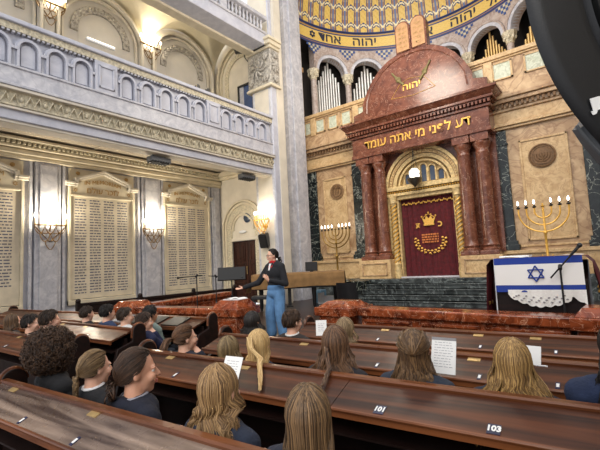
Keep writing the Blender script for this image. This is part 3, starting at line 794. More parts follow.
# ------------------------------------------------------------------ the ark
ark=thing('holy_ark','large dark red marble ark with paired columns and a curved pediment','ark',(AX,12.7,1.0))
def kp(name,mb,m,**k): return obj(name,mb,M[m] if isinstance(m,str) else m,ark,world=True,**k)
K=mapY(12.75)
mb=MB(); 
mb.mbox(K,AX-1.3-.95,AX-1.28,1.7,5.15,-.25,0); mb.mbox(K,AX+1.28,AX+2.25,1.7,5.15,-.25,0)
mb.spandrel(K,AX-1.3,AX+1.3,AX,4.0,1.28,5.4,-.25,0,28)
kp('marble_front',mb,'redark')
for s in (-1.92,-1.39,1.39,1.92):
    x=AX+s; mb=MB()
    mb.lathe([(.25,1.74),(.25,1.8),(.21,1.84),(.24,1.9),(.2,1.95),(.2,2.1),(.185,4.55),(.2,4.6),(.18,4.64),(.18,4.72),(.24,4.84),(.26,4.9),(.25,4.95)],(x,12.5,0),28)
    col=kp('column',mb,'redark')
    mb=MB(); mb.bx(x-.25,x+.25,12.24,12.76,4.92,5.16); obj('column_capital',mb,M['redark'],col,world=True,bevel=.015)
    mb=MB(); mb.bx(x-.26,x+.26,12.24,12.76,1.62,1.75); obj('column_base',mb,M['redark'],col,world=True,bevel=.015)
for s in (-1,1):
    a,b=sorted((AX+s*1.1,AX+s*2.26)); mb=MB(); mb.bx(a,b,12.2,12.8,1.0,1.62); kp('pedestal',mb,'tan2',bevel=.01)
mb=MB()
for s in (-1,1):
    a,b=sorted((AX+s*1.22,AX+s*2.14))
    for p,q,r,t in ((a,b,1.1,1.14),(a,b,1.48,1.52),(a,a+.04,1.1,1.52),(b-.04,b,1.1,1.52)): mb.bx(p,q,12.17,12.2,r,t)
kp('pedestal_moulding',mb,'tan',bevel=.006)
mb=MB(); mb.bx(AX-2.28,AX+2.28,12.2,13,5.15,5.28); mb.bx(AX-2.25,AX+2.25,12.24,13,5.28,5.86); kp('frieze',mb,'redark',bevel=.015)
mb=MB(); mb.bx(AX-2.32,AX+2.32,12.18,13,5.86,5.94); mb.bx(AX-2.35,AX+2.35,12.14,13,6.04,6.1); mb.bx(AX-2.42,AX+2.42,12.08,13,6.08,6.16)
mb.loft([[ (AX-2.42,12.08,6.16),(AX+2.42,12.08,6.16),(AX+2.42,13,6.16),(AX-2.42,13,6.16)],[(AX-2.54,11.96,6.3),(AX+2.54,11.96,6.3),(AX+2.54,13,6.3),(AX-2.54,13,6.3)]])
mb.bx(AX-2.56,AX+2.56,11.94,13,6.3,6.38)
kp('cornice',mb,'redark',bevel=.01)
mb=MB(); x=AX-2.35
while x<AX+2.33: mb.bx(x,x+.06,12.1,12.3,5.95,6.04); x+=.11
kp('dentil_course',mb,'redark')
half=[(0,8.5),(.4,8.48),(.78,8.37),(1.12,8.17),(1.42,7.88),(1.66,7.52),(1.82,7.2),(1.86,7.1),(1.86,6.88),(2.25,6.8),(2.25,6.38)]
poly=[(AX+a,b) for a,b in half]+[(AX-a,b) for a,b in half[::-1][:-1]]
mb=MB(); mb.prism(poly,mapY(12.45),-.55,0); kp('pediment',mb,'redark',bevel=.015)
half2=[(0,8.36),(.36,8.34),(.71,8.23),(1.02,8.04),(1.3,7.78),(1.52,7.48),(1.67,7.15),(1.7,6.75)]
mb=MB(); pts=[(AX-a,b) for a,b in half2[::-1]]+[(AX+a,b) for a,b in half2[1:]]
mb.tube([mapY(12.45)(a,b,.005) for a,b in pts],.03,6); kp('pediment_moulding',mb,'redark')
# gold letters on pediment, blessing hands
mb=text_mb(hebrew('יהוה'),.31,.01,bold=.004); xform(mb,lambda x,y,z:(AX-.02+x*1.15,12.43-z,7.25+y)); kp('gold_lettering',mb,'goldpaint',smooth=False)
mb=MB(); mb.tube([(AX-.75,12.44,7.0),(AX,12.44,6.92),(AX+.75,12.44,7.0),(AX+.55,12.44,7.12)],.007,5); mb.tube([(AX-.75,12.44,7.0),(AX-.4,12.44,7.42),(AX-.1,12.44,7.52),(AX+.4,12.44,7.45),(AX+.75,12.44,7.0)],.006,5); kp('carved_outline',mb,'goldpaint')
hand=mat('bronze_green',srgb(120,108,66),.5,.3,.2,20)
for s in (-1,1):
    mb=MB()
    for q in range(5):
        a=RAD(90+s*(-38)+ (q-2)*7); L=.34-.03*abs(q-2)
        b=V((AX+s*.45+.03*(q-2),12.43,7.6)); mb.cap(b,b+V((cos(a)*L,-.01,sin(a)*L)),.028,.02,8)
    mb.ell((AX+s*.45,12.44,7.58),(.09,.03,.1),12,8); mb.cap((AX+s*.42,12.44,7.52),(AX+s*.3,12.44,7.38),.04,.05)
    kp('carved_hand',mb,hand)
# stone tablets
for i,s in enumerate((-.27,.27)):
    xc=AX+.07+s; tp=mapY(12.45)
    mb=MB(); mb.lunette(tp,xc,9.28,.262,-.3,0,18,leg=8.44); tb=kp('law_tablet',mb,'redark',bevel=.01)
    mb=MB(); mb.lunette(tp,xc,9.27,.215,.0,.03,18,leg=8.5); obj('tablet_face',mb,mat('tablet_gold',srgb(176,132,88),.5,0,.12,8),tb,world=True)
    mb=MB()
    words=['אנכי','לא יה','לא תש','זכור','כבד'] if i else ['לא תר','לא תנ','לא תג','לא תע','לא תח']
    for r,wd in enumerate(words):
        t_=text_mb(hebrew(wd),.13,.003); xform(t_,lambda x,y,z,r=r:(xc+x*.9,12.415-z,9.27-r*.16+y)); join(mb,t_)
    obj('tablet_lettering',mb,M['letter'],tb,world=True,smooth=False)
# lintel text
mb=text_mb(hebrew('דע לפני מי אתה עומד'),.44,.012,bold=.006)
xs_=[v[0] for v in mb.v]; sc=3.5/(max(xs_)-min(xs_)); mid=(max(xs_)+min(xs_))/2
xform(mb,lambda x,y,z:(AX+(x-mid)*sc,12.225-z,5.56+y*.92)); kp('gold_lettering',mb,'goldpaint',smooth=False)
# golden arch and door surround
K2=mapY(12.75)
for r0,r1,dd,m in ((1.18,1.28,.14,'goldstone'),(1.06,1.16,.08,'tan2'),(.92,1.04,.05,'goldstone'),(.8,.86,.03,'goldstone')):
    mb=MB(); mb.arch(K2,AX,3.98,r0,r1,-.2,dd,36); kp('archivolt',mb,m)
mb=MB(); random.seed(8)
for k in range(40):
    a=RAD(4.5*k+2); mb.ell(K2(AX+1.11*cos(a),3.98+1.11*sin(a),.09),(.035,.03,.035),6,5)
kp('carved_beads',mb,'goldstone')
mb=MB(); mb.lunette(mapY(12.9),AX,3.95,1.2,-.05,0,30); kp('tympanum',mb,'goldstone')
mb=MB(); m2=MB(); 
for k,(s,h,r) in enumerate(((-.56,.35,.1),(-.28,.52,.1),(0,.6,.1),(.28,.52,.1),(.56,.35,.1))):
    mb.lunette(mapY(12.9),AX+s,4.1+h-.1,r-.015,.001,.012,12,leg=4.12)
    m2.arch(mapY(12.9),AX+s,4.1+h-.1,r,r+.04,0,.07,12,leg=4.1)
kp('tympanum_window',mb,'slate'); kp('window_arch',m2,'goldstone')
mb=MB()
for s in (-.42,-.14,.14,.42): mb.lathe([(.04,4.1),(.025,4.14),(.022,4.36),(.04,4.42)],(AX+s,12.82,0),8)
kp('colonnette',mb,'goldstone')
mb=MB(); mb.mbox(K2,AX-1.28,AX+1.28,3.72,3.82,-.2,.12); mb.mbox(K2,AX-1.28,AX+1.28,3.9,4.04,-.2,.16); mb.mbox(K2,AX-1.24,AX+1.24,3.6,3.74,-.3,.04); kp('lintel',mb,'goldstone',bevel=.01)
mb=MB(); x=AX-1.2
while x<AX+1.2: mb.ell(K2(x,3.86,.1),(.03,.03,.03),6,5); x+=.08
kp('lintel_beads',mb,'goldpaint')
for s in (-1,1):
    x=AX+s*1.06; mb=MB()
    mb.lathe([(.14,1.0),(.15,1.25),(.12,1.35),(.14,1.45),(.09,1.5),(.09,3.45),(.13,3.5),(.11,3.56),(.15,3.72)],(x,12.66,0),16)
    cc=kp('gilded_column',mb,'goldstone'); mb=MB()
    for ph in range(3):
        mb.tube([(x+.095*cos(a),12.66+.095*sin(a),1.5+1.93*k/70) for k in range(71) for a in [ph*2*pi/3+k*.42]],.022,5)
    obj('spiral_fluting',mb,M['goldpaint'],cc,world=True)
    mb=MB(); a,b=sorted((AX+s*.9,AX+s*.97)); mb.mbox(K2,a,b,1.0,3.62,-.3,.02); a,b=sorted((AX+s*1.17,AX+s*1.27)); mb.mbox(K2,a,b,1.0,3.9,-.2,.08); kp('gilded_jamb',mb,'goldstone',bevel=.01)
mb=MB(); mb.bx(AX-1.2,AX+1.2,13.05,13.15,1.0,4.0); kp('ark_interior',mb,'darkvoid')
# the curtain
cur=thing('ark_curtain','burgundy velvet curtain with gold crown embroidery hanging in the ark','curtain',(AX+.03,12.92,1.0))
mb=MB(); W=.91
def cf(a,b):
    x=(-W+2*W*a); return (x,-.02*sin(a*62)*(.5+.5*(1-b))-.012*sin(a*23+b*2), .02+b*2.62)
mb.grid(cf,120,12)
mb.grid(lambda a,b:V(cf(a,b))+V((0,.03,0)),2,2)
obj('cloth',mb,M['velvet'],cur,smooth='all',recalc=False)
def star(mb,c,r,w,mp,dd):
    for o in (0,60):
        for q in range(3):
            a=RAD(90+o+120*q); b=RAD(210+o+120*q)
            mb.tube([mp(c[0]+r*cos(a),c[1]+r*sin(a),dd),mp(c[0]+r*cos(b),c[1]+r*sin(b),dd)],w,4)
E_=lambda s,z,d:(s,-.04-d,z)
mb=MB()
# crown
ZC=1.66
mb.mbox(E_,-.17,.17,ZC,ZC+.07,-.01,.015)
mb.prism([(-.15,ZC+.07),(.15,ZC+.07),(.23,ZC+.28),(.12,ZC+.2),(.08,ZC+.33),(0,ZC+.22),(-.08,ZC+.33),(-.12,ZC+.2),(-.23,ZC+.28)],E_,-.01,.006)
for q in (-.23,-.08,.08,.23): mb.ell(E_(q,ZC+(.3 if abs(q)>.1 else .35),0),.032,6,5)
for q in (-.1,0,.1): mb.ell(E_(q,ZC+.035,.015),.02,6,5)
mb.tube([E_(-.2,ZC+.25,.01),E_(0,ZC+.38,.01),E_(.2,ZC+.25,.01)],.012,5); mb.ell(E_(0,ZC+.42,0),.03,6,5)
obj('embroidered_crown',mb,M['goldpaint'],cur)
mb=text_mb(hebrew('כ'),.25,.004,bold=.008); xform(mb,lambda x,y,z:E_(.36+x,1.68+y,z+.005)); m2=text_mb('ת',.25,.004,bold=.008); xform(m2,lambda x,y,z:E_(-.36+x,1.68+y,z+.005)); join(mb,m2)
obj('embroidered_letters',mb,M['goldpaint'],cur,smooth=False)
mb=MB()
for r in range(4):
    x=-.27
    while x<.25:
        l=random.uniform(.05,.11); mb.mbox(E_,x,min(.28,x+l),1.1+r*.08,1.15+r*.08,0,.006); x+=l+.02
obj('embroidered_text',mb,mat('orange_thread',srgb(196,112,54),.6),cur,smooth=False)
mb=MB()
for k in range(26):
    a=RAD(165+210*k/25); rr=1+.1*(-1)**k; mb.ell(E_(.46*cos(a)*rr,1.16+.36*sin(a)*rr,0),(.045,.02,.03),7,5)
    if k%3==0: mb.tube([E_(.46*cos(a),1.16+.36*sin(a),0),E_(.54*cos(a+.1),1.16+.44*sin(a+.1),0)],.012,4)
obj('embroidered_wreath',mb,M['goldpaint'],cur)
mb=MB()
for k in range(34):
    x=-.85+1.7*k/33; mb.ell(E_(x,2.44+.025*sin(k*1.9),0),(.026,.015,.03+.01*(k%2)),6,5)
obj('embroidered_border',mb,M['goldpaint'],cur)
mb=MB()
for x in (-.72,.72): mb.mbox(E_,x-.008,x+.008,.1,2.78,-.01,.0)
obj('pleat_edge',mb,M['velvet'],cur)
# eternal lamp
t=thing('hanging_lamp','silver hanging lamp glowing in front of the ark arch','lamp',(AX-.1,12.3,4.0))
mb=MB(); mb.lathe([(.02,-.12),(.05,-.08),(.2,.04),(.24,.14),(.22,.16),(.15,.14)],(0,0,0),16); obj('lamp_bowl',mb,mat('dark_silver',srgb(110,104,92),.3,.8),t)
mb=MB(); mb.lathe([(.08,.15),(.16,.2),(.16,.38),(.1,.46)],(0,0,0),14); obj('lamp_glass',mb,emit('lamp_glow',(1,.97,.9),1.1),t)
mb=MB()
for a in (0,120,240): mb.tube([(.2*cos(RAD(a)),.2*sin(RAD(a)),.14),(.03*cos(RAD(a)),.03*sin(RAD(a)),.8),(0,0,1.15)],.008,5)
obj('chain',mb,M['blackm'],t)
light('POINT','lamp_light',(AX-.1,12.15,4.28),5,(1,.9,.75),.1)

# steps and podium
mb=MB(); mb.bx(AX-2.5,AX+2.55,12.0,13.0,.3,1.0); 
st=struct('stairs_podium',mb,M['stepm'],bevel=.01)
for k in range(4):
    mb=MB(); z=.30+.14*(4-k)+.0; y=12.0-.3*(k+1); mb.bx(AX-1.75,AX+2.6,y,12.0,.3,z); mb.bx(AX-1.77,AX+2.62,y-.03,12.0,z-.035,z)
    obj('step',mb,M['stepm'],st,bevel=.008)
for s,x0,x1 in ((-1,AX-2.5,AX-1.75),):
    mb=MB(); mb.bx(x0,x1,11.5,12.0,.3,.98); obj('stair_cheek',mb,M['black'],st,bevel=.01)
mb=MB(); mb.bx(AX-.95,AX+.95,12.6,13.1,.98,1.03); obj('threshold',mb,M['stone2'],st,bevel=.01)

# ------------------------------------------------------------------ menorahs
def menorah(label,loc,h,w,m,n,lit,foot=True):
    t=thing('menorah',label,'menorah',loc)
    mb=MB(); mb.lathe([(.22,0),(.2,.05),(.08,.1),(.035,.2),(.03,h*.45),(.06,h*.47),(.03,h*.5),(.028,h*.72),(.05,h*.74),(.025,h*.77),(.025,h)],(0,0,0),14); obj('stem',mb,m,t)
    for k in range(1,n+1):
        r=w/2*k/n
        mb=MB()
        pts=[(r*cos(a),0,h*.97-.02+ (r*.95)*sin(a)) for a in [pi+pi*j/18 for j in range(19)]]
        pts=[(-r,0,h)]+pts+[(r,0,h)]; mb.tube(pts,.02,6)
        for q in (-.7,0,.7):
            a=1.5*pi+q; mb.ell((r*cos(a),0,h*.97-.02+r*.95*sin(a)),.026,6,5)
        obj('branch',mb,m,t)
    for k in range(-n,n+1):
        x=w/2*k/n; mb=MB(); mb.lathe([(.015,0),(.045,.02),(.05,.04),(.02,.05),(.018,.1)],(x,0,h),8); c=obj('candle_cup',mb,M['blackm'] if k else m,t)
        if k or lit==2:
            mb=MB(); mb.lathe([(.012,.1),(.024,.13),(.022,.17),(.005,.22)],(x,0,h),8); obj('bulb',mb,M['bulbc'] if lit else M['dull'],c)
    mb=MB(); mb.tube([(-.12,0,h*.52),(-.06,0,h*.47),(0,0,h*.45),(.06,0,h*.47),(.12,0,h*.52)],.014,6); mb.tube([(-.1,0,h*.42),(0,0,h*.46),(.1,0,h*.42)],.014,6); obj('scroll',mb,m,t)
    return t
menorah('tall brass menorah with lit bulbs behind the flag-covered desk',(-1.31,11.5,.3),2.42,1.08,M['goldpaint'],3,1)
menorah('tall gold menorah with pale bulbs behind the blanket-covered piano',(-7.95,12.35,1.0),1.78,1.2,mat('dull_gold',srgb(150,118,58),.4,.7),4,1)
mb=MB(); mb.bx(-8.5,-7.4,12.05,12.76,.3,1.0); t=obj('menorah_plinth',mb,M['stepm'],bevel=.01,label='dark marble plinth under the left menorah',cat='plinth')

# ------------------------------------------------------------------ red marble rail
def wallseg(p0,p1,name,label,group=None,zt=.95,z0=0,th=.34,arc=0,m='redrail',body=True):
    p0=V(p0);p1=V(p1); d=p1-p0; L=d.length; a=atan2(d.y,d.x)
    t=thing(name,label,'marble rail',(p0.x,p0.y,z0),a,group)
    h=zt-z0
    mb=MB(); mb.bx(0,L,0.0,th,h-.12,h); obj('top_slab',mb,M[m],t,bevel=.02)
    mb=MB(); mb.bx(0.03,L-.03,.06,th-.06,0,h-.12); bd=obj('body',mb,M[m],t)
    mb=MB()
    n=max(1,int(L/.7)); w=L/n
    for k in range(n):
        for (p,q,r,s) in ((k*w+.05,(k+1)*w-.05,h-.2,h-.16),(k*w+.05,(k+1)*w-.05,.12,.16),(k*w+.05,k*w+.09,.12,h-.16),((k+1)*w-.09,(k+1)*w-.05,.12,h-.16)): mb.bx(p,q,.035,.062,r,s)
    obj('panel_moulding',mb,M[m],bd,bevel=.006)
    return t
def pedestal(p,rz,label,w=.62,l=.62,zt=.95,capz=.2,flat=.2):
    t=thing('rail_pedestal',label,'marble pedestal',(p[0],p[1],0),rz,'pedestals of the red marble rail')
    mb=MB(); mb.bx(-l/2+.05,l/2-.05,-w/2+.05,w/2-.05,0,zt-.12); obj('body',mb,M['redrail'],t,bevel=.01)
    mb=MB()
    for s in (-1,1):
        mb.bx(-l/2+.12,l/2-.12,s*(w/2-.05)-.015,s*(w/2-.05)+.015,.25,zt-.25)
        mb.bx(s*(l/2-.05)-.015,s*(l/2-.05)+.015,-w/2+.12,w/2-.12,.25,zt-.25)
    obj('raised_panel',mb,M['redrail'],t,bevel=.008)
    mb=MB(); mb.bx(-l/2,l/2,-w/2,w/2,zt-.12,zt+.01); 
    f=flat
    mb.loft([[(-l/2+.04,-w/2+.04,zt+.01),(l/2-.04,-w/2+.04,zt+.01),(l/2-.04,w/2-.04,zt+.01),(-l/2+.04,w/2-.04,zt+.01)],[(-f,-f*.8,zt+capz),(f,-f*.8,zt+capz),(f,f*.8,zt+capz),(-f,f*.8,zt+capz)]])
    obj('pyramid_cap',mb,M['redrail'],t,bevel=.01)
    return t
wallseg((-7.5,4.3),(-5.58,4.62),'marble_rail','red marble rail left of the gap, in front of the microphone stands','red marble chancel rail')
wallseg((-3.08,5.25),(-.43,5.04),'marble_rail','red marble rail in front of the dark steps and flag desk','red marble chancel rail')
wallseg((-8.0,4.8),(-8.75,8.0),'marble_rail','long side run of red marble rail along the dark side benches','red marble chancel rail')
pedestal((-5.25,4.82),RAD(8),'red marble pedestal with a white book on its pyramid cap',.66,.62,capz=.14)
pedestal((-3.42,5.42),RAD(-4),'red marble pedestal with pyramid cap right of the rail gap',.66,.66,capz=.09)
pedestal((-7.85,4.45),RAD(8),'red marble pedestal at the far left end of the front rail',.6,.7,capz=.12,flat=.22)
pedestal((-.12,5.2),RAD(-4),'red marble pedestal at the right edge of the photo',.6,.6,capz=.1)

# items on the pedestal
t=thing('book','white open book lying on the pedestal beside the music stand','book',(-5.22,4.82,1.09),.2)
mb=MB()
for s in (-1,1): mb.grid(lambda a,b,s=s:(s*.17*a,(b-.5)*.24,.012+.02*sin(a*pi)*.9),8,2); mb.bx(min(0,s*.17),max(0,s*.17),-.12,.12,0,.012)
obj('page',mb,M['white'],t,smooth=False)

# ------------------------------------------------------------------ pews
def pew(label,p0,p1,group,plates=(),nums=(),ends=(1,1),m='wood',joints=(),ld=.27):
    p0=V((p0[0],p0[1],0)); p1=V((p1[0],p1[1],0)); d=p1-p0; L=d.length; a=atan2(d.y,d.x)
    t=thing('pew',label,'pew',p0,a,group)
    mb=MB(); mb.loft([[(x,-.022,.928),(x,-.026,.94),(x,-.018,.95),(x,.022,.952),(x,.034,.942),(x,.034,.926),(x,.02,.915),(x,-.018,.915)] for x in (0,L)]); obj('top_rail',mb,M['woodedge'],t)
    mb=MB(); mb.bx(0,L,0,.035,.05,.925); obj('back_panel',mb,M['wooddark'],t)
    sl=lambda x,k,dz=0:(x,-.01-ld*k,.93-.085*k+dz)
    cuts=[0]+list(joints)+[L]
    mb=MB()
    for i in range(len(cuts)-1):
        x0,x1=cuts[i]+.002,cuts[i+1]-.002
        mb.loft([[sl(x,0),sl(x,1),sl(x,1,-.022),sl(x,0,-.022)] for x in (x0,x1)])
    lg=obj('book_ledge',mb,M[m],t,smooth=False)
    mb=MB(); mb.tube([(0,-.015-ld,.842),(L,-.015-ld,.842)],.011,8); mb.bx(0,L,-.014-ld,-ld,.80,.842); obj('ledge_lip',mb,M['woodedge'],t)
    mb=MB(); mb.bx(0,L,-ld,-.02,.70,.712); mb.bx(0,L,-.1,-.07,.72,.84); obj('under_shelf',mb,M['wooddark'],t)
    mb=MB(); mb.bx(0,L,.03,.42,.42,.46); mb.bx(0,L,.38,.41,.3,.42); obj('seat',mb,M['wood'],t,bevel=.01)
    for i,e in enumerate(ends):
        if not e: continue
        x=0 if i==0 else L; s=-1 if i==0 else 1
        pts=[(.40,0),(.40,.50),(.30,.54),(.2,.62),(.155,.75)]
        pts+=[(.065+.085*cos(q),.92+.085*sin(q)) for q in [pi*j/12 for j in range(0,13)]]
        pts+=[(-.03,.8),(-.22,.74),(-.26,.6),(-.26,0)]
        x0,x1=sorted((x,x+s*.05))
        mb=MB(); mb.prism([(q,z) for q,z in pts],lambda yy,z,dd:(x0+dd,yy,z),0,.05); ep=obj('end_panel',mb,M['wooddark'],t,bevel=.006)
        mb=MB(); arc=[(-.025,.84)]+[(.065+.085*cos(q),.92+.085*sin(q)) for q in [pi-pi*j/12 for j in range(0,13)]]
        mb.tube([(x0+.025,yy,z) for yy,z in arc],.018,8); obj('end_moulding',mb,M['woodedge'],ep)
    for x in plates:
        mb=MB(); w=.042
        mb.loft([[V(sl(x+q,.06))+V((0,0,.004)),V(sl(x+q,.2))+V((0,0,.004)),V(sl(x+q,.2)),V(sl(x+q,.06))] for q in (-w,w)]); obj('brass_plate',mb,M['brass'],lg,smooth=False)
    for x,txt in nums:
        mb=MB(); w=.028 if txt and len(txt)==3 else .012
        mb.loft([[V(sl(x+q,.72))+V((0,0,.003)),V(sl(x+q,.95))+V((0,0,.003)),V(sl(x+q,.95)),V(sl(x+q,.72))] for q in (-w,w)])
        np_=obj('number_plate',mb,M['numplate'],lg,smooth=False)
        if txt:
            tm=text_mb(txt,.05 if len(txt)==3 else .03,.0008,bold=.002)
            xform(tm,lambda a_,b_,c_,x=x:(V(sl(x+a_*.85,.835-b_/.285,.0045+c_))))
            obj('number',tm,M['white'],np_,smooth=False)
        else:
            mb=MB(); mb.loft([[V(sl(x+q,.78))+V((0,0,.005)),V(sl(x+q,.9))+V((0,0,.005)),V(sl(x+q,.9)),V(sl(x+q,.78))] for q in (-.008,.008)]); obj('number',mb,M['white'],np_,smooth=False)
    return t
GP='rows of dark wooden pews'
def ext(p0,p1,x):   # extend the line to a given x
    k=(x-p0[0])/(p1[0]-p0[0]); return (x,p0[1]+k*(p1[1]-p0[1]))
pA=((-3.45,.99),(-1.23,1.14)); pB=((-3.47,2.05),(-.12,2.27)); pC=((-3.4,2.94),(-.14,3.07)); pD=((-2.95,3.86),(-.24,3.98))
A1=ext(*pA,1.6); B1=ext(*pB,1.9); C1=ext(*pC,2.2); D1=ext(*pD,2.4)
PA=pew('nearest wooden pew with scuffed shiny book ledge at the bottom left',pA[0],A1,GP,plates=(.25,1.22,2.6),nums=((.75,''),(1.32,'')),m='woodA',ld=.205)
PB=pew('wooden pew with number plates 101 and 103 on its ledge',pB[0],B1,GP,plates=(.45,1.28,),nums=((.75,''),(1.3,''),(2.4,'101'),(2.95,'103')),joints=(2.12,))
PC=pew('wooden pew with a sheet of notes propped on it, third row from the photo bottom',pC[0],C1,GP,plates=(.62,1.1,2.55),nums=((1.9,''),(2.62,''),(3.05,'')))
PD=pew('front wooden pew right behind the red marble rail with brass plates',pD[0],D1,GP,plates=(1.0,1.35,1.9,2.35),nums=((1.0,''),(1.95,''),(2.5,'')))
L1=((-6.62,1.87),(-4.6,1.93)); L2=((-6.98,2.68),(-4.82,2.72)); L3=((-8.98,3.42),(-4.66,3.76))
pew('left block pew nearest the camera, in front of three seated students',ext(*L1,-10.5),L1[1],GP,plates=(4.6,),nums=((4.3,''),(4.75,'')))
pew('left block pew, middle row with four students leaning behind it',ext(*L2,-10.8),L2[1],GP,plates=(4.15,4.85),nums=((4.6,''),(5.3,'')))
pew('left block front pew with black books and white paper on its ledge',ext(*L3,-11.0),L3[1],GP,plates=(5.3,),nums=())
# side benches along the wall (dark)
t=thing('side_bench','long dark wooden bench running along below the memorial tablets','bench',(-10.0,4.3,0),atan2(4.3,.35))
mb=MB(); mb.bx(0,4.6,-.03,.03,0,.93); obj('bench_back',mb,M['wooddark'],t)
mb=MB(); mb.bx(-.03,4.63,-.05,.05,.91,.98); obj('top_rail',mb,M['wooddark'],t,bevel=.01)
mb=MB(); mb.bx(0,4.6,-.4,0,.42,.46); obj('seat',mb,M['wooddark'],t)
for x in (0,1.5,3.1,4.6):
    mb=MB(); mb.bx(x-.04,x+.04,-.06,.06,0,1.0); mb.ell((x,0,1.03),.06,10,8); obj('bench_post',mb,M['wooddark'],t)

# ledge objects
def on_ledge(P,x,k,obj_fn): pass
def ledge_item(kind,label,pewt,x,k0,k1,w,m,rz=0,thick=.012,group=None,lines=False,spiral=False,tilt=None):
    a=pewt.rotation_euler.z; p=pewt.location
    base=Matrix.Translation(p)@Matrix.Rotation(a,4,'Z')
    c=base@V((x,-.01-.27*(k0+k1)/2,.93-.085*(k0+k1)/2+.001))
    t=thing(kind,label,kind.replace('_',' '),c,a+rz,group)
    L=.283*(k1-k0); Mx=Matrix.Rotation(atan2(.085,.27),4,'X')
    mb=MB(); mb.bx(-w/2,w/2,-L/2,L/2,0,thick,Mx); obj('cover' if thick>.01 else 'sheet',mb,m,t,smooth=False)
    if lines:
        mb=MB()
        for r in range(9):
            y=L/2-.03-r*(L-.05)/9; mb.bx(-w/2+.02,w/2-.02-.03*(r%3),y,y+.0035,thick,thick+.0006,Mx)
        obj('ink_line',mb,M['inkg'],t,smooth=False)
    if spiral:
        mb=MB(); n=14
        for i in range(n): 
            y=-L/2+.01+(L-.02)*i/(n-1); mb.tube([Mx@V((w/2-.004+.008*cos(q),y,thick/2+.008*sin(q))) for q in [2*pi*j/8 for j in range(9)]],.0015,4)
        obj('spiral_binding',mb,mat('pink_wire',srgb(206,150,160),.5),t)
    return t
NB=None
LT=[o for o in bpy.data.objects if o.name.startswith('pew') and 'black books' in str(o.get('label',''))][0]
for x,w,lab in ((4.98,.3,'black book on the left front pew, left of the white paper'),(5.42,.3,'black book on the left front pew, right of the white paper'),(5.86,.36,'black folder on the left front pew nearest the aisle')):
    ledge_item('book',lab,LT,x,.05,.95,w,M['leather'],0,.02,'black books on the left front pew')
ledge_item('paper_sheet','white paper sheet lying between black books on the left front pew',LT,5.2,.0,.98,.15,M['white'],-.12,.003)
ledge_item('book','pale grey book far along the left front pew ledge',LT,4.55,.05,.9,.3,M['cushion'],0,.02)
def sheet(kind,label,p,rz,tilt,w,h,lines=9,extra=None,roll=0):
    t=thing(kind,label,kind.replace('_',' '),p,rz)
    Mx=Matrix.Rotation(tilt,4,'X')@Matrix.Rotation(roll,4,'Y')
    mb=MB(); mb.bx(-w/2,w/2,-.003,.003,0,h,Mx); obj('sheet',mb,M['white'],t,smooth=False)
    mb=MB(); random.seed(int(abs(p[0])*100))
    for r in range(lines):
        z=h-.035-r*(h-.06)/lines; x=-w/2+.02
        while x<w/2-.03:
            l=random.uniform(.01,.03); mb.bx(x,min(x+l,w/2-.02),-.0036,-.003,z,z+.003,Mx); x+=l+.006
    obj('handwriting',mb,M['inkg'],t,smooth=False)
    if extra:
        mb=MB(); mb.bx(-w/2,w/2,-.006,.004,h-.018,h,Mx); obj('clip',mb,M['cushion'],t)
    return t
sheet('notebook','white spiral notebook propped on the pew between two girls',(-2.12,1.86,.864),.6,-.62,.125,.2,8,roll=.14)
sheet('notepad','ruled white note sheet propped on the pew behind the girl with the hair clip',(-.985,2.74,.87),0,-.35,.165,.235,10,True)
sheet('paper_sheet','white sheet held up beside the head at the front pew',(-2.23,3.12,.97),.5,-.15,.10,.14,5)
sheet('notepad','small cream notepad held by the girl with long wavy blonde hair',(-.445,2.72,.99),-.1,-.4,.085,.11,0)
mb=MB(); mb.cyl((-.42,2.68,1.0),(-.36,2.62,1.015),.005,n=8); obj('pen',mb,M['whitep'],cat='pen',label='white pen in the hand holding the small notepad')

# ------------------------------------------------------------------ stands, desk, flag, piano
def mic_stand(label,p,h,end,rz=0,back=.35):
    t=thing('microphone_stand',label,'microphone stand',p,rz)
    mb=MB(); mb.cyl((0,0,0.02),(0,0,h),.011,n=8); mb.cyl((0,0,0),(0,0,.03),.13,n=20); obj('pole',mb,M['blackm'],t)
    mb=MB(); e=V(end); mb.tube([e*-back+V((0,0,h)),V((0,0,h)),e+V((0,0,h))],.009,8); mb.cyl((0,-.025,h-.02),(0,.025,h+.02),.022,n=10); obj('boom',mb,M['blackm'],t)
    mb=MB(); dn=e.normalized(); b=e+V((0,0,h)); mb.cap(b-dn*.04,b+dn*.1,.012,.018); mb.ell(b+dn*.12,.028,10,8); obj('microphone',mb,M['blackp'],t)
    return t
mic_stand('black boom microphone stand left of the music stand, microphone hanging forward',(-6.75,5.2,.3),1.2,(-.42,-.05,-.02))
mic_stand('black boom microphone stand reaching toward the music stand',(-6.28,5.3,.3),1.18,(-.5,-.1,-.03),pi)
mic_stand('black boom microphone stand leaning over the blue and white flag',(-.52,5.5,.3),1.15,(.13,.0,.15),0,.8)
t=thing('music_stand','black music stand behind the red marble pedestal','music stand',(-5.82,5.3,.3),.75)
mb=MB(); mb.cyl((0,0,.02),(0,0,1.12),.014,n=8)
for a in (0,120,240): mb.tube([(0,0,.15),(.25*cos(RAD(a)),.25*sin(RAD(a)),0)],.01,6)
obj('pole',mb,M['blackm'],t)
Mx=Matrix.Translation((0,0,1.22))@Matrix.Rotation(RAD(-22),4,'X')
mb=MB(); mb.bx(-.26,.26,-.006,.006,-.13,.13,Mx); mb.bx(-.26,.26,-.05,0,-.14,-.125,Mx); obj('desk_plate',mb,M['blackm'],t)

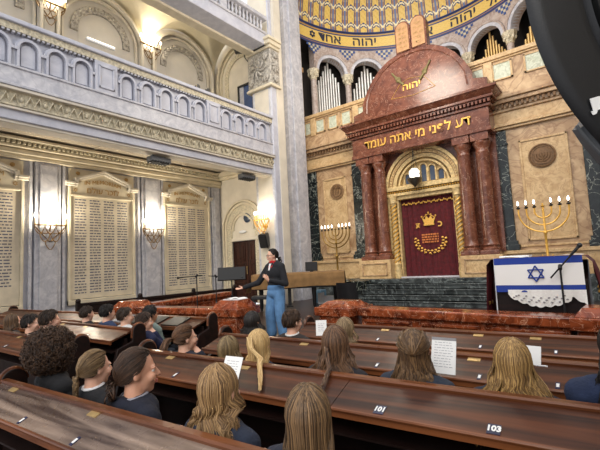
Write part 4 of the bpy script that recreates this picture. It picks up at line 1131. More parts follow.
desk=thing('reading_desk','reading desk under a burgundy velvet cover, behind the red rail','desk',(-.78,5.9,.3))
mb=MB(); mb.loft([[(-.5,-.25,0),(.5,-.25,0),(.5,.35,0),(-.5,.35,0)],[(-.5,-.25,1.0),(.5,-.25,1.0),(.5,.35,1.22),(-.5,.35,1.22)]]); obj('cabinet',mb,M['wooddark'],desk,bevel=.01)
mb=MB()
def cov(a,b):
    # drape over both sides
    x=-.58+1.16*a
    prof=[(-.62,.45),(-.56,1.2),(-.5,1.27),(0,1.28),(.5,1.27),(.56,1.2),(.68,.5)]
    k=a*(len(prof)-1); i=min(int(k),len(prof)-2); f=k-i
    px=prof[i][0]*(1-f)+prof[i+1][0]*f; pz=prof[i][1]*(1-f)+prof[i+1][1]*f
    fold=.02*sin(b*26)*(1 if pz<1.2 else .1)
    return (px+fold,-.26+.68*b,pz+.0*b-(.22*(1-b) if True else 0)*.0)
mb.grid(cov,36,24); obj('velvet_cover',mb,M['velvet'],desk,smooth='all',recalc=False)
mb=MB()
for k in range(10): mb.ell((.62+.01*(k%2),-.2+.06*k,.62+.02*sin(k*2)),(.012,.03,.02),6,5)
for k in range(8): mb.ell((.59,-.05+.04*(k%4),.85+.05*(k//4)),(.02,.02,.02),6,5)
for k in range(6): mb.ell((-.6,-.2+.06*k,.7),(.012,.03,.03),6,5)
obj('gold_embroidery',mb,M['goldpaint'],desk)
fl=thing('flag','white flag with two blue stripes and blue star draped over the desk','flag',(-.78,5.6,.3))
mb=MB(); fm=colmat('flag_cloth',.85)
FB=srgb(34,62,150); FW=srgb(238,236,232)
def ff(a,b):   # b from top(1) to bottom(0) front face; hangs
    x=-.455+.93*a; z=.86+.42*b
    return (x, -.02+.01*sin(a*14)*(1-b), z)
def fcol(a,b): return FB if (b>.8 or b<.2) else FW
mb.grid(ff,50,30,fcol)
mb.grid(lambda a,b:(-.455+.93*a,-.02+.55*b,1.28+.012*sin(a*9)),20,6,lambda a,b:(FB if b<.06 else FW))
obj('flag_cloth',mb,fm,fl,smooth=False,recalc=False)
mb=MB(); star(mb,(0,1.08),.095,.0075,lambda s,z,d:(s,-.035-d,z),0); obj('star_of_david',mb,M['flagb'],fl)
t=thing('lace_cloth','white scalloped lace cloth hanging below the blue and white flag','cloth',(-.74,5.55,.37))
mb=MB()
def lf(a,b):
    x=-.36+.80*a; bot=.80-.17*(1-abs(2*a-.9)**2.2)-.02*abs(sin(a*26)) if a<.82 else .80-.05-.5*(a-.82)-.02*abs(sin(a*26))
    return (x,.02-.015*sin(a*20)*(1-b),bot+( .82-bot)*b)
mb.grid(lf,80,10); obj('lace',mb,M['lace'],t,smooth='all',recalc=False)
mb=MB(); random.seed(4)
for k in range(22):
    a=.08+.72*k/22; p=lf(a,.25+.3*(k%3)/2); mb.ell((p[0],p[1]-.012,p[2]),(.014,.004,.009),6,4)
obj('lace_hole',mb,M['cushion'],t)
mb=MB(); mb.cyl((-1.27,5.62,0),(-1.24,5.62,1.58),.007,n=6); obj('cord',mb,M['whitep'],cat='cord',label='thin white cord hanging at the left edge of the flag')
mb=MB(); mb.bx(-1.2,-.86,5.75,6.0,1.585,1.605); obj('paper_sheet',mb,M['white'],cat='paper',label='white paper lying on top of the flag-covered desk')

# piano under blanket
pn=thing('grand_piano','grand piano covered by a tan blanket behind the standing woman','piano',(-7.35,9.3,.3),atan2(10.1-8.45,-6.25+8.35))
Lp=2.67
mb=MB(); mb.bx(-Lp/2+.03,Lp/2-.03,.03,1.3,.62,.99); obj('case',mb,M['blackp'],pn,bevel=.02)
mb=MB()
def pf(a,b):
    prof=[(-.02,.66),(-.03,.9),(0,1.06),(.3,1.075),(.8,1.075),(1.3,1.07),(1.36,1.0),(1.37,.75)]
    k=b*(len(prof)-1); i=min(int(k),len(prof)-2); f=k-i
    y=prof[i][0]*(1-f)+prof[i+1][0]*f; z=prof[i][1]*(1-f)+prof[i+1][1]*f
    x=-Lp/2+Lp*a
    if b<.3: y+=-.02*sin(a*25)*(1-b/.3); z+=-.03*(1-b/.3)*(sin(a*7)*.6)
    if a<.02: x-=.05
    return (x,y,z)
mb.grid(pf,90,28)
for sx in (-1,1): mb.grid(lambda a,b:(sx*(Lp/2+.02+.03*(1-b)),1.36*a,.66+.41*b+.03*sin(a*9)*(1-b)),20,8)
mb.grid(lambda a,b:(-Lp/2-.02-.22*(1-b)*(1-a*.6),-.02+.25*a,.55+.5*b),10,10)
obj('blanket',mb,M['cloth'],pn,smooth='all',recalc=False)
for x,y in ((-Lp/2+.2,.25),(Lp/2-.9,.25),(Lp/2-.2,1.1)):
    mb=MB(); mb.lathe([(.03,0),(.035,.06),(.05,.08),(.07,.6),(.08,.64)],(x,y,0),10); obj('leg',mb,M['blackp'],pn)
mb=MB(); mb.bx(-.35,-.25,.4,.5,.08,.62); mb.bx(-.4,-.2,.3,.5,.06,.1); obj('pedal_lyre',mb,M['blackp'],pn)
t=thing('monitor','black monitor screen standing on the blanket behind the woman','monitor',(-7.35,9.95,1.375),.2)
mb=MB(); mb.bx(-.2,.2,-.02,.02,.02,.3); obj('screen',mb,M['blackp'],t,bevel=.01)
mb=MB(); mb.cyl((0,0,0),(0,0,.06),.05,n=12); obj('foot',mb,M['blackm'],t)
# piano stool + chair
ch=thing('chair','black plastic chair with rounded back behind the red pedestal','chair',(-4.95,8.15,.3),.25)
mb=MB()
def cb(a,b):
    x=(-.25+.5*a)*(1-.12*b**3); return (x,-.2-.10*b-.06*(1-(2*a-1)**2)*1,.44+.42*b)
mb.grid(lambda a,b:V(cb(a,b))+V((0,0,0)),14,12)
mb.grid(lambda a,b:V(cb(a,b))+V((0,.03,0)),14,12); obj('backrest',mb,M['blackp'],ch,smooth='all',recalc=False)
mb=MB(); mb.grid(lambda a,b:(-.24+.48*a,-.22+.45*b,.45-.02*sin(pi*a)),8,8); mb.bx(-.24,.24,-.22,.23,.41,.43); obj('seat',mb,M['blackp'],ch)
for x in (-.22,.22):
    for y in (-.22,.2): 
        mb=MB(); mb.tube([(x*1.1,y*1.15,0),(x,y,.43)],.012,8); obj('leg',mb,M['greyp'],ch)
st_=thing('piano_stool','black padded stool under the woman\'s outstretched hand','stool',(-7.7,8.2,.3),.6)
mb=MB(); mb.bx(-.35,.35,-.18,.18,.42,.52); obj('seat',mb,M['leather'],st_,bevel=.02)
for x in (-.3,.3):
    for y in (-.14,.14): mb=MB(); mb.bx(x-.02,x+.02,y-.02,y+.02,0,.42); obj('leg',mb,M['blackp'],st_)
t=thing('crate','white open plastic crate on the platform beside the black chair','crate',(-7.35,10.95,.3),.1)
mb=MB()
for a in ((-.4,.4,-.2,-.18,0,.06),(-.4,.4,.18,.2,0,.25),(-.4,-.37,-.2,.2,0,.35),(.37,.4,-.2,.2,0,.35),(-.4,.4,-.2,.2,0,.03)): mb.bx(*a)
obj('frame',mb,M['whitep'],t,bevel=.005)
mb=MB(); mb.bx(-8.15,-7.85,11.1,11.4,.3,.72); obj('storage_box',mb,M['blueplastic'],bevel=.01,label='pale blue box standing beside the white crate under the piano',cat='box')
mb=MB(); mb.ell((-8.05,7.35,.42),(.2,.15,.13),12,8); obj('bag',mb,M['whitep'],label='crumpled white bag on the platform floor left of the piano leg',cat='bag')

# ------------------------------------------------------------------ big loudspeaker near the camera
def ray(u,v): return R@V((u-300,v-225,F))
sp_c=V((0,0,1.65))+ray(787,-46)*(.95/F)
n_=-(R@V((0,0,1)))
tl=thing('loudspeaker','huge round black loudspeaker hanging at the top right corner','loudspeaker',sp_c)
Rd=260/F*.95
zax=n_.normalized(); xax=V((0,0,1)).cross(zax).normalized(); yax=zax.cross(xax)
Mo=Matrix((xax,yax,zax)).transposed()
mb=MB(); mb.lathe([(0,-.02),(Rd*.76,-.02),(Rd*.775,.0),(Rd*.79,-.012),(Rd*.815,-.012),(Rd*.825,.0),(Rd*.95,-.004),(Rd*.985,-.01),(Rd,-.022),(Rd*.985,-.034),(Rd*.92,-.08),(Rd*.72,-.2),(.01,-.22)],(0,0,0),96,Mo); obj('front_shell',mb,M['blackp'],tl)
mb=MB(); mb.lathe([(0,.0),(Rd*.75,.0),(Rd*.755,-.02),(0,-.03)],(0,0,0),64,Mo); obj('grille',mb,M['blackm'],tl)
sx_=R@V((1,0,0)); sy_=R@V((0,1,0))
mb=MB(); rings=[]
for k in range(25):
    ph=RAD(60+79*k/24); ro=Rd*(1.075-.075*(k/24)**3)
    dr=sx_*cos(ph)+sy_*sin(ph)
    rings.append([dr*(Rd*.85)+zax*-.05,dr*(ro-.012)+zax*-.03,dr*ro+zax*-.04,dr*(ro-.004)+zax*-.07,dr*(Rd*.8)+zax*-.12])
mb.loft(rings); mb.tube([(sx_*cos(RAD(60+80*k/24))+sy_*sin(RAD(60+80*k/24)))*(Rd*(1.035-.03*(k/24)**3))+zax*-.036 for k in range(25)],.004,5); obj('rim_bracket',mb,M['greyp'],tl)
mb=text_mb('JBL',.036,.001,bold=.003,align='LEFT')
Lc=(V((0,0,1.65))+ray(591,106)*(.95/F))-sp_c; 
lx=(R@V((1,-.3,0))).normalized(); lx=(lx-zax*lx.dot(zax)).normalized(); ly=zax.cross(lx)
Lp_=Lc-zax*Lc.dot(zax)+zax*.003
xform(mb,lambda x,y,z:Lp_+lx*x+ly*y+zax*z); obj('logo',mb,M['white'],tl,smooth=False)
mb=MB(); mb.tube([zax*-.15,zax*-.3+V((.5,.1,.1)),V((3.48-sp_c.x,.5,.3))],.04,10); obj('wall_arm',mb,M['blackm'],tl)

# right side wall (out of the photo, carries the loudspeaker) 
mb=MB(); mb.bx(3.5,3.8,-4,13,0,8); struct('wall_right',mb,M['cream'])

#PEOPLE-START
# ------------------------------------------------------------------ people
def remesh(mb,vox,it=4,smooth=.6):
    me=bpy.data.meshes.new('t'); me.from_pydata(mb.v,[],mb.f)
    bm=bmesh.new(); bm.from_mesh(me); bmesh.ops.recalc_face_normals(bm,faces=bm.faces); bm.to_mesh(me); bm.free()
    o=bpy.data.objects.new('t',me); C.objects.link(o)
    r=o.modifiers.new('r','REMESH'); r.mode='VOXEL'; r.voxel_size=vox; r.use_smooth_shade=True
    s=o.modifiers.new('s','SMOOTH'); s.factor=smooth; s.iterations=it
    dg=bpy.context.evaluated_depsgraph_get(); dg.update()
    out=bpy.data.meshes.new_from_object(o.evaluated_get(dg))
    bpy.data.objects.remove(o); bpy.data.meshes.remove(me)
    out.polygons.foreach_set('use_smooth',[True]*len(out.polygons))
    return out
def mobj(name,me,mat_,parent,**k):
    me.name=name; me.materials.clear(); me.materials.append(mat_)
    o=bpy.data.objects.new(name,me); C.objects.link(o); o.parent=parent; return tag(o,**k)
def headmb(mb,c,rz,s,lean=0):
    Rm=Matrix.Translation(c)@Matrix.Rotation(rz,4,'Z')@Matrix.Rotation(lean,4,'X')@Matrix.Scale(s,4)
    t=MB()
    t.ell((0,-.012,.022),(.076,.096,.096),24,16)
    t.ell((0,.035,-.03),(.060,.058,.082),20,14)
    t.ell((0,.058,-.092),(.030,.026,.024),14,10)       # chin
    t.ell((0,.035,-.072),(.050,.05,.036),16,10)        # jaw
    for x in (-1,1):
        t.ell((x*.036,.068,-.03),(.026,.024,.028),12,8)   # cheek
        t.ell((x*.03,.082,.018),(.026,.014,.010),12,8)     # brow
        t.ell((x*.078,-.006,-.008),(.010,.019,.032),10,8,Matrix.Rotation(x*.35,3,'Z'))  # ear
    t.cap((0,.088,.012),(0,.108,-.026),.008,.013,10)       # nose
    t.ell((0,.100,-.032),(.017,.012,.009),10,8)
    t.ell((0,.088,-.055),(.022,.012,.006),12,8); t.ell((0,.086,-.067),(.019,.012,.007),12,8)
    t.v=[tuple(Rm@V(v)) for v in t.v]; mb.add(t.v,t.f)
    return Rm
def handmb(mb,wrist,d,n,s=1.0,side=1,curl=.5):
    # wrist point, direction d, palm normal n; side: thumb side
    d=V(d).normalized(); n=V(n); n=(n-d*n.dot(d)).normalized(); w=d.cross(n)*side; p=V(wrist)
    Mx=Matrix((w,d,n)).transposed()
    mb.ell(p+d*.042*s,(.034*s,.048*s,.014*s),14,10,Mx)
    mb.cap(p-d*.02*s,p+d*.02*s,.022*s,.022*s)
    L=[.062,.072,.066,.052]
    for i in range(4):
        b=p+d*.078*s+w*(.026-.0175*i)*s; dd=(d+w*(.12-.08*i)).normalized()
        a1=dd; q=b
        for k,(fr,cu) in enumerate(((.45,.25),(.32,.6),(.23,.9))):
            v=(dd*cos(cu*curl*1.6)+n*sin(cu*curl*1.6)).normalized(); e=q+v*L[i]*fr*s; mb.cap(q,e,(.0088-.0012*k)*s,(.0080-.0012*k)*s,8); q=e
    q=p+d*.018*s+w*.026*s
    for k,(dv,l) in enumerate(((w*.75+d*.65+n*.25,.036),(w*.4+d*.85+n*.35,.03),(w*.15+d*.9+n*.4,.022))):
        e=q+V(dv).normalized()*l*s; mb.cap(q,e,(.0115-.0015*k)*s,(.0105-.0015*k)*s,8); q=e
def skinm(name,c): 
    m=mat(name,c,.5,0,.05,14); b=m.node_tree.nodes['Principled BSDF']; b.inputs['Subsurface Weight'].default_value=.08; b.inputs['Subsurface Radius'].default_value=(.02,.008,.005); return m
SK={'fair':skinm('fair_skin',srgb(226,176,150)),'olive':skinm('olive_skin',srgb(206,150,118)),'warm':skinm('warm_skin',srgb(212,158,130))}
lipm=mat('lips',srgb(176,92,86),.4); eyew=mat('eye_white',srgb(230,226,220),.3); irism=mat('iris',srgb(46,30,22),.2)
CL={}
def clothm(c):
    if c not in CL: CL[c]=mat('fabric_%d_%d_%d'%c,srgb(*c),.9,0,.12,14,.25,bscale=90)
    return CL[c]
def loaz(az):
    a=abs(az)
    if a<70: return -38
    if a<105: return -38+(a-70)/35*34
    if a<135: return -4+(a-105)/30*40
    return 36+(a-135)/45*8
def hair(parent,Rm,style,col,col2=None,L=.35,wave=.01,n=200,seed=1,wr=.006,spread=1.0,steps=12,extra=None,name='hair'):
    if style!='afro': n=int(n*1.5); wr*=.68
    rnd=random.Random(seed); mb=MB(); c2=col2 or tuple(x*1.5 for x in col)
    def S(az,el,k=1.0):
        a=RAD(az);e=RAD(el); return V((.081*k*cos(e)*sin(a),-.012-.101*k*cos(e)*cos(a),.018+.103*k*sin(e)))
    def put(pts,r0,tip=.25,flat=.55,cc=None):
        m=len(pts); q=.9*rnd.random()**1.5
        mb.cur=cc or tuple(col[i]*(1-q)+c2[i]*q for i in range(3))
        k=rnd.uniform(.75,1.15); mb.cur=tuple(x*k for x in mb.cur)
        rr=[r0*(1 if i<m*.55 else 1-(1-tip)*(i-m*.55)/(m*.45)) for i in range(m)]
        mb.tube([Rm@V(p) for p in pts],rr,4,flat)
    # scalp shell
    mb.cur=tuple(x*.8 for x in col)
    na,ne=48,14; b=len(mb.v); k0=1.02
    for i in range(na+1):
        az=-180+360*i/na
        for j in range(ne+1):
            el=loaz(az)+(90-loaz(az))*j/ne; mb.v.append(tuple(Rm@S(az,el,k0)))
    for i in range(na):
        for j in range(ne):
            a=b+i*(ne+1)+j; mb.f.append((a,a+ne+1,a+ne+2,a+1)); mb.c.append(mb.cur)
    if style in('long','halfup','medium'):
        for i in range(int(n*1.7)):
            az=rnd.uniform(-128,128); 
            if style=='halfup' : az=rnd.uniform(-100,100)
            k=rnd.uniform(1.01,1.08); pts=[]
            e0=rnd.uniform(70,88); 
            e1=-22 if abs(az)<85 else 0
            azs=az*.55 if abs(az)<90 else az
            for q in range(6):
                t=q/5; pts.append(S(azs+(az-azs)*min(1,t*1.6),e0+(e1-e0)*t,k))
            p=pts[-1].copy(); l=L*rnd.uniform(.78,1.05); ph=rnd.uniform(0,6.28)if wave<.02 else rnd.uniform(0,2.2)+az*.02; am=wave*rnd.uniform(.6,1.3)
            out=V((p.x,p.y+.012,0)); out=out.normalized() if out.length>0 else V((0,-1,0))
            base=p.copy()
            for q in range(1,steps+1):
                t=q/steps
                z=-l*t
                sp=(.012*sin(min(1,t*1.3)*pi)*-1+.125*spread*t*t**.3*(1 if abs(az)>45 else .45))
                w=am*sin(ph+t*l*42)*min(1,t*3)
                pos=base+V((0,0,z))+out*sp+V((-out.y,out.x,0))*w+out*w*.4
                if t*l>.10: pos.y=min(pos.y,-.075-.03*rnd.random()+ (0.04 if abs(az)>80 else 0))
                pts.append(pos)
            put(pts,wr*.82*rnd.uniform(.6,1.3),tip=.2)
    if style=='halfup':
        T=V((0,-.122,.0)); 
        for i in range(90):
            az=rnd.choice((-1,1))*rnd.uniform(60,130); a=S(az,rnd.uniform(10,50),1.1); pts=[a]
            for q in range(1,6):
                t=q/6; m=a.lerp(T,t); d=m-V((0,-.012,.018)); sc=V((d.x/.09,d.y/.112,d.z/.115)).length; pts.append(V((0,-.012,.018))+d/max(sc,.01)*1.06)
            pts.append(T+V((rnd.uniform(-.015,.015),0,rnd.uniform(-.01,.01)))); put(pts,wr)
    if style in('pony','braid','bun'):
        T=V((0,-.112,-.03)) if style!='bun' else V((0,-.112,-.06)); 
        if style=='pony': T=V((0,-.118,.0))
        for i in range(n):
            az=rnd.uniform(-178,178); e=max(loaz(az),-30)+rnd.uniform(0,50); e=min(e,88); a=S(az,e,rnd.uniform(1.03,1.08)); pts=[a]
            for q in range(1,8):
                t=q/8; m=a.lerp(T,t); d=m-V((0,-.012,.018)); sc=V((d.x/.086,d.y/.107,d.z/.110)).length; pts.append(V((0,-.012,.018))+d/max(sc,.01)*rnd.uniform(1.01,1.03))
            pts.append(T+V((rnd.uniform(-.014,.014),rnd.uniform(-.01,.005),rnd.uniform(-.012,.012)))); put(pts,wr,tip=.6)
        if style=='pony':
            for i in range(int(n*.45)):
                o=V((rnd.uniform(-.016,.016),rnd.uniform(-.02,0),rnd.uniform(-.012,.012))); ph=rnd.uniform(0,6); pts=[T+o]
                for q in range(1,10):
                    t=q/9; pts.append(T+o*(1+1.6*sin(t*2.6))+V((wave*sin(ph+t*7),-.055*sin(min(1,t*2)*pi/2)-.01*t,-L*t*rnd.uniform(.92,1.02)+.03*sin(min(t*3,1)*pi))))
                put(pts,wr,tip=.15)
        if style=='braid':
            for s_ in range(3):
                pts=[T+V((.016*sin(t*26+s_*2.09),-.015+.010*cos(2*(t*26+s_*2.09)),-L*t)) for t in [q/40 for q in range(41)]]
                for r in range(5): put([p+V((rnd.uniform(-.004,.004),rnd.uniform(-.004,.004),0)) for p in pts],.009,tip=.5,flat=.8)
        if style=='bun':
            for i in range(60):
                ph=rnd.uniform(0,6.28); r=rnd.uniform(.02,.045); ax=rnd.uniform(-.5,.5)
                put([T+V((r*cos(ph+t*4.5)*1.2,-.03+.03*sin(t*3+ax),r*sin(ph+t*4.5)-.01-L*.3*t)) for t in [q/9 for q in range(10)]],wr*1.2)
            for i in range(50):
                o=V((rnd.uniform(-.02,.02),-.02,-.02)); ph=rnd.uniform(0,6)
                put([T+o+V((-.03*t+wave*sin(ph+t*6),-.03*sin(t*3),-L*t)) for t in [q/8 for q in range(9)]],wr,tip=.1)
    if style=='short':
        for i in range(n):
            az=rnd.uniform(-180,180); lo=loaz(az)+(6 if abs(az)<110 else -6); e0=rnd.uniform(lo+8,88); k=rnd.uniform(1.06,1.14)+(.04 if e0>40 else 0)
            d=rnd.uniform(22,40); az2=az+rnd.uniform(-10,10)
            pts=[S(az+(az2-az)*q/4,max(lo-4,e0-d*q/4),1.02+(k-1.02)*sin(min(1,q/2.5)*pi/2)) for q in range(5)]; put(pts,wr,tip=.2)
    if style=='afro':
        cc=V((0,-.03,.035))
        mb.cur=tuple(x*.6 for x in col); mb.ell(Rm@cc,[r*Rm.to_scale()[0] for r in (.158,.150,.150)],24,16)
        for i in range(n):
            u=rnd.uniform(-1,1); ph=rnd.uniform(0,2*pi); s_=sqrt(1-u*u); d=V((s_*cos(ph),s_*sin(ph),u))
            if d.y>.55 and d.z<.35: continue
            r0=rnd.uniform(.142,.176); p=cc+d*r0; a=d.orthogonal().normalized(); bb=d.cross(a); rr=rnd.uniform(.008,.014); tw=rnd.choice((-1,1)); p0=rnd.uniform(0,6)
            put([p+d*(.004*q-.01)+a*rr*cos(p0+tw*q*.9)+bb*rr*sin(p0+tw*q*.9) for q in range(9)],wr*.8,tip=.4,flat=1)
    if extra: extra(put,rnd,S,Rm)
    me=to_mesh(name,mb,None,'all',False); me.materials.append(M['hair'])
    o=bpy.data.objects.new(name,me); C.objects.link(o); o.parent=parent
    return o
def face(parent,Rm,browcol,glasses=False,lips=True):
    for x in (-1,1):
        mb=MB(); mb.ell(Rm@V((x*.031,.0750,.002)),[.0125*Rm.to_scale()[0]]*3,12,8); e=obj('eye',mb,eyew,parent)
        mb=MB(); mb.ell(Rm@V((x*.031,.0835,.001)),[.0055*Rm.to_scale()[0]]*3,10,8); obj('iris',mb,irism,e)
        mb=MB(); mb.tube([Rm@V((x*(.014+.011*q),.0955-.0035*q-.001*q*q,.0215+.004*sin(q*.9))) for q in range(4)],[.0022,.003,.003,.0012],6); mb.cur=None; obj('eyebrow',mb,browcol,parent)
        mb=MB(); mb.tube([Rm@V((x*(.017+.009*q),.0935-.0035*q,.010+.003*sin(q*1.0))) for q in range(4)],[.001,.002,.002,.001],5); obj('upper_eyelid',mb,browcol,parent)
    mb=MB(); mb.ell(Rm@V((0,.0945,-.0555)),[k*Rm.to_scale()[0] for k in (.021,.0085,.0048)],12,8,Rm.to_3x3().normalized()); mb.ell(Rm@V((0,.0925,-.066)),[k*Rm.to_scale()[0] for k in (.018,.009,.006)],12,8,Rm.to_3x3().normalized()); obj('lips',mb,lipm,parent)
    if glasses:
        mb=MB()
        for x in (-1,1): mb.tube([Rm@V((x*.033+.026*cos(a),.105-.004*abs(cos(a)),.0+.021*sin(a))) for a in [2*pi*j/20 for j in range(21)]],.0022,5); mb.tube([Rm@V((x*.058,.100,.004)),Rm@V((x*.08,.0,.006))],.002,5)
        mb.tube([Rm@V((-.008,.108,.002)),Rm@V((.008,.108,.002))],.002,5); obj('glasses',mb,M['blackm'],parent)
brown=mat('dark_brow',srgb(40,26,18),.8)
def seated(label,x,y,ztop,yaw,cloth,hs=1.0,skin='fair',hairargs=None,body_yaw=0,vox=.011,fc=False,collar=None,handchin=False,lean=0,group='seated students in the pews',hood=False):
    t=thing('person',label,'person',(x,y,0),0,group)
    hc=V((0,.0,ztop-.128*hs)); sz=hc.z-.168*hs; k=hs*1.06
    br=Matrix.Rotation(body_yaw,4,'Z')
    P=lambda a,b,c: br@V((a,b,c))
    mb=MB(); Rm=headmb(mb,hc,yaw,hs,lean)
    mb.cap(P(0,-.02,sz+.0),hc+V((0,-.015,-.05*hs)),.054*k,.047*k); mb.cap(P(-.1*k,-.015,sz-.02),P(.1*k,-.015,sz-.02),.055*k,.055*k)
    tor=[(P(0,0,sz-.02),(.125,.08,.07)),(P(0,.0,sz-.12),(.135,.095,.13)),(P(0,0,sz-.27),(.12,.09,.13)),(P(0,.01,.52),(.15,.12,.10))]
    sh=.155*k; arms=[]
    for s in (-1,1):
        S_=P(s*sh,-.005,sz-.045); E_2=P(s*.20*k,.06,sz-.29); H=P(s*.07,.27,max(.66,sz-.31))
        if handchin and s==handchin: E_2=P(s*.13,.20,sz-.20); H=hc+Matrix.Rotation(yaw,3,'Z')@V((s*.03,.12,-.14))
        arms.append((S_,E_2,H,s))
    def torso(m,g):
        for c,r in tor: m.ell(c,[q*k+g for q in r],18,12)
        for S_,E_2,H,s in arms: m.cap(S_,P(0,0,sz-.02),.058*k+g,.066*k+g); 
    torso(mb,0)
    for S_,E_2,H,s in arms:
        mb.cap(S_,E_2,.045*k,.037*k); mb.cap(E_2,H,.036*k,.024*k)
        if handchin and s==handchin: handmb(mb,H,(hc+V((0,.05,-.06))-H),V((-s,0,0)),.85,s,1.0)
        else: handmb(mb,H,P(-s*.35,.9,-.1),V((0,0,-1)),.85,s,.5)
        mb.cap(P(s*.085,.02,.53),P(s*.10,.33,.54),.075,.055); mb.cap(P(s*.10,.33,.53),P(s*.10,.34,.09),.052,.036); mb.cap(P(s*.10,.31,.045),P(s*.10,.44,.035),.034,.028)
    me=remesh(mb,vox,3,.5); mobj('body',me,SK[skin],t)
    mb=MB(); torso(mb,.011)
    mb.ell(P(0,-.015,sz+.03),(.062*k,.055*k,.03),16,8)
    for S_,E_2,H,s in arms:
        mb.cap(S_,E_2,.057*k,.049*k); mb.cap(E_2,E_2.lerp(H,.93),.048*k,.034*k)
    mb.cap(P(-.1*k,-.015,sz-.02),P(.1*k,-.015,sz-.02),.068*k,.068*k)
    if hood: mb.ell(P(0,-.085,sz-.01),(.11,.045,.07),16,10); mb.ell(P(0,-.10,sz-.07),(.08,.035,.05),16,10)
    mobj('sweater',remesh(mb,.011,2,.4),clothm(cloth),t)
    mb=MB()
    for s in (-1,1): mb.cap(P(s*.085,.02,.53),P(s*.10,.33,.54),.083,.062); mb.cap(P(s*.10,.33,.53),P(s*.10,.34,.12),.06,.046)
    mb.ell(P(0,.01,.52),(.165,.13,.09),16,10); mobj('trousers',remesh(mb,.014,2,.4),clothm((34,36,44)),t)
    for s in (-1,1):
        mb=MB(); mb.cap(P(s*.10,.30,.045),P(s*.10,.45,.036),.042,.036); obj('shoe',mb,M['leather'],t)
    if collar:
        mb=MB(); mb.tube([P(.064*k*cos(a),-.015+.058*k*sin(a),sz+.05+.01*sin(a)) for a in [2*pi*j/20 for j in range(21)]],.010,6); obj('collar',mb,clothm(collar),t)
    if fc: face(t,Rm,brown)
    if hairargs: hair(t,Rm,**hairargs)
    return t,Rm
H_=srgb
dk=H_(38,26,20); dk2=H_(84,58,42); bl=H_(128,96,60); bl2=H_(206,170,114); lb=H_(92,68,46); lb2=H_(160,128,88); mbn=H_(70,48,34); mbn2=H_(128,92,64); blk=H_(20,18,18); blk2=H_(54,46,42)
NV=(26,32,50); BK=(24,24,28)
# row A
seated('student with big dark curly hair in the row nearest the camera',-3.42,1.30,1.185,.2,BK,1.0,'olive',dict(style='afro',col=H_(44,30,22),col2=H_(104,76,54),n=2600,seed=2,wr=.0034))
seated('girl with light brown braid and white collar, right of the curly haired student',-2.77,1.30,1.155,-.02,BK,.95,'fair',dict(style='braid',col=H_(86,66,44),col2=H_(150,122,84),L=.14,n=260,seed=3,wr=.0045),fc=True,collar=(220,220,222),vox=.008)
seated('dark haired girl in profile wearing a navy top, facing right',-2.24,1.29,1.215,-.52,(22,26,42),1.07,'warm',dict(style='bun',col=H_(40,27,20),col2=H_(98,70,50),L=.11,wave=.01,n=330,seed=4,wr=.0045),fc=True,collar=(150,150,160),vox=.007,hood=True,body_yaw=-.25)
seated('girl with tousled honey brown shoulder length hair and navy hoodie',-1.56,1.32,1.195,.15,(34,42,60),1.02,'fair',dict(style='medium',col=H_(100,74,48),col2=H_(186,150,102),L=.20,wave=.022,n=340,seed=5,wr=.0058,spread=.5),hood=True)
seated('girl with long straight ash brown hair in the bottom centre',-1.06,1.36,1.16,.5,(40,44,60),1.08,'fair',dict(style='long',col=H_(70,53,38),col2=H_(150,118,82),L=.5,wave=.004,n=420,seed=6,wr=.0052,spread=.7))
# row B
seated('girl with dark brown ponytail resting her chin on her hand',-3.2,2.32,1.145,-.32,(30,34,48),1.0,'fair',dict(style='pony',col=mbn,col2=mbn2,L=.2,wave=.015,n=260,seed=7,wr=.005),fc=True,handchin=1,vox=.009)
seated('student with light ash brown hair low behind the spiral notebook',-2.72,2.42,1.06,.1,NV,.98,'fair',dict(style='medium',col=H_(88,72,50),col2=H_(160,136,96),L=.18,wave=.012,n=260,seed=8,wr=.0055,spread=.6))
def strand(path,n_,w):      # a lock of hair lying over the rail, path in the person's own frame
    def fn(put,rnd,S,Rm):
        Ri=Rm.inverted()
        for i in range(n_):
            o=V((rnd.uniform(-w,w),rnd.uniform(-w,w)*.3,rnd.uniform(0,.008))); end=rnd.uniform(.8,1); pts=[]
            m=len(path)-1
            for q in range(15):
                t=q/14*m*end; k=min(int(t),m-1); f=t-k; f2=f*f*(3-2*f)
                p=V(path[k]).lerp(V(path[k+1]),f)
                pts.append(Ri@(p+o*(1.2-.5*t/m)+V((.006*sin(t*3+i),0,.012*sin(f*pi)*(1 if k==0 else 0)))))
            put(pts,.0042,tip=.2)
    return fn
seated('girl with very long straight blonde hair hanging over the pew rail',-2.30,2.36,1.15,.3,NV,1.0,'fair',dict(style='long',col=H_(176,140,88),col2=H_(236,206,150),L=.30,wave=.006,n=300,seed=9,wr=.0052,spread=.4,extra=strand([(.0,-.10,1.09),(.06,-.15,1.02),(.2,-.19,.972),(.235,-.245,.955),(.36,-.37,.915),(.47,-.49,.868)],80,.018)))
seated('girl with long wavy brown hair and a strand over the rail',-1.60,2.40,1.21,.35,(30,28,34),1.06,'fair',dict(style='long',col=H_(66,46,34),col2=H_(134,98,68),L=.36,wave=.022,n=320,seed=10,wr=.0058,spread=1.3,extra=strand([(.0,-.11,1.08),(.04,-.17,1.02),(.09,-.22,.972),(.105,-.27,.95),(.14,-.36,.92),(.13,-.42,.90)],34,.010)))
seated('girl with brown half-up hair held by a dark clip, dark navy top',-1.04,2.42,1.215,.35,(40,48,62),1.05,'fair',dict(style='halfup',col=H_(72,52,36),col2=H_(140,108,72),L=.26,wave=.018,n=300,seed=11,wr=.0055,spread=.5))
seated('girl with long wavy golden blonde hair holding a small notepad',-.49,2.42,1.20,.2,(36,40,56),1.05,'fair',dict(style='long',col=H_(104,76,44),col2=H_(212,172,108),L=.42,wave=.024,n=420,seed=12,wr=.006,spread=1.7))
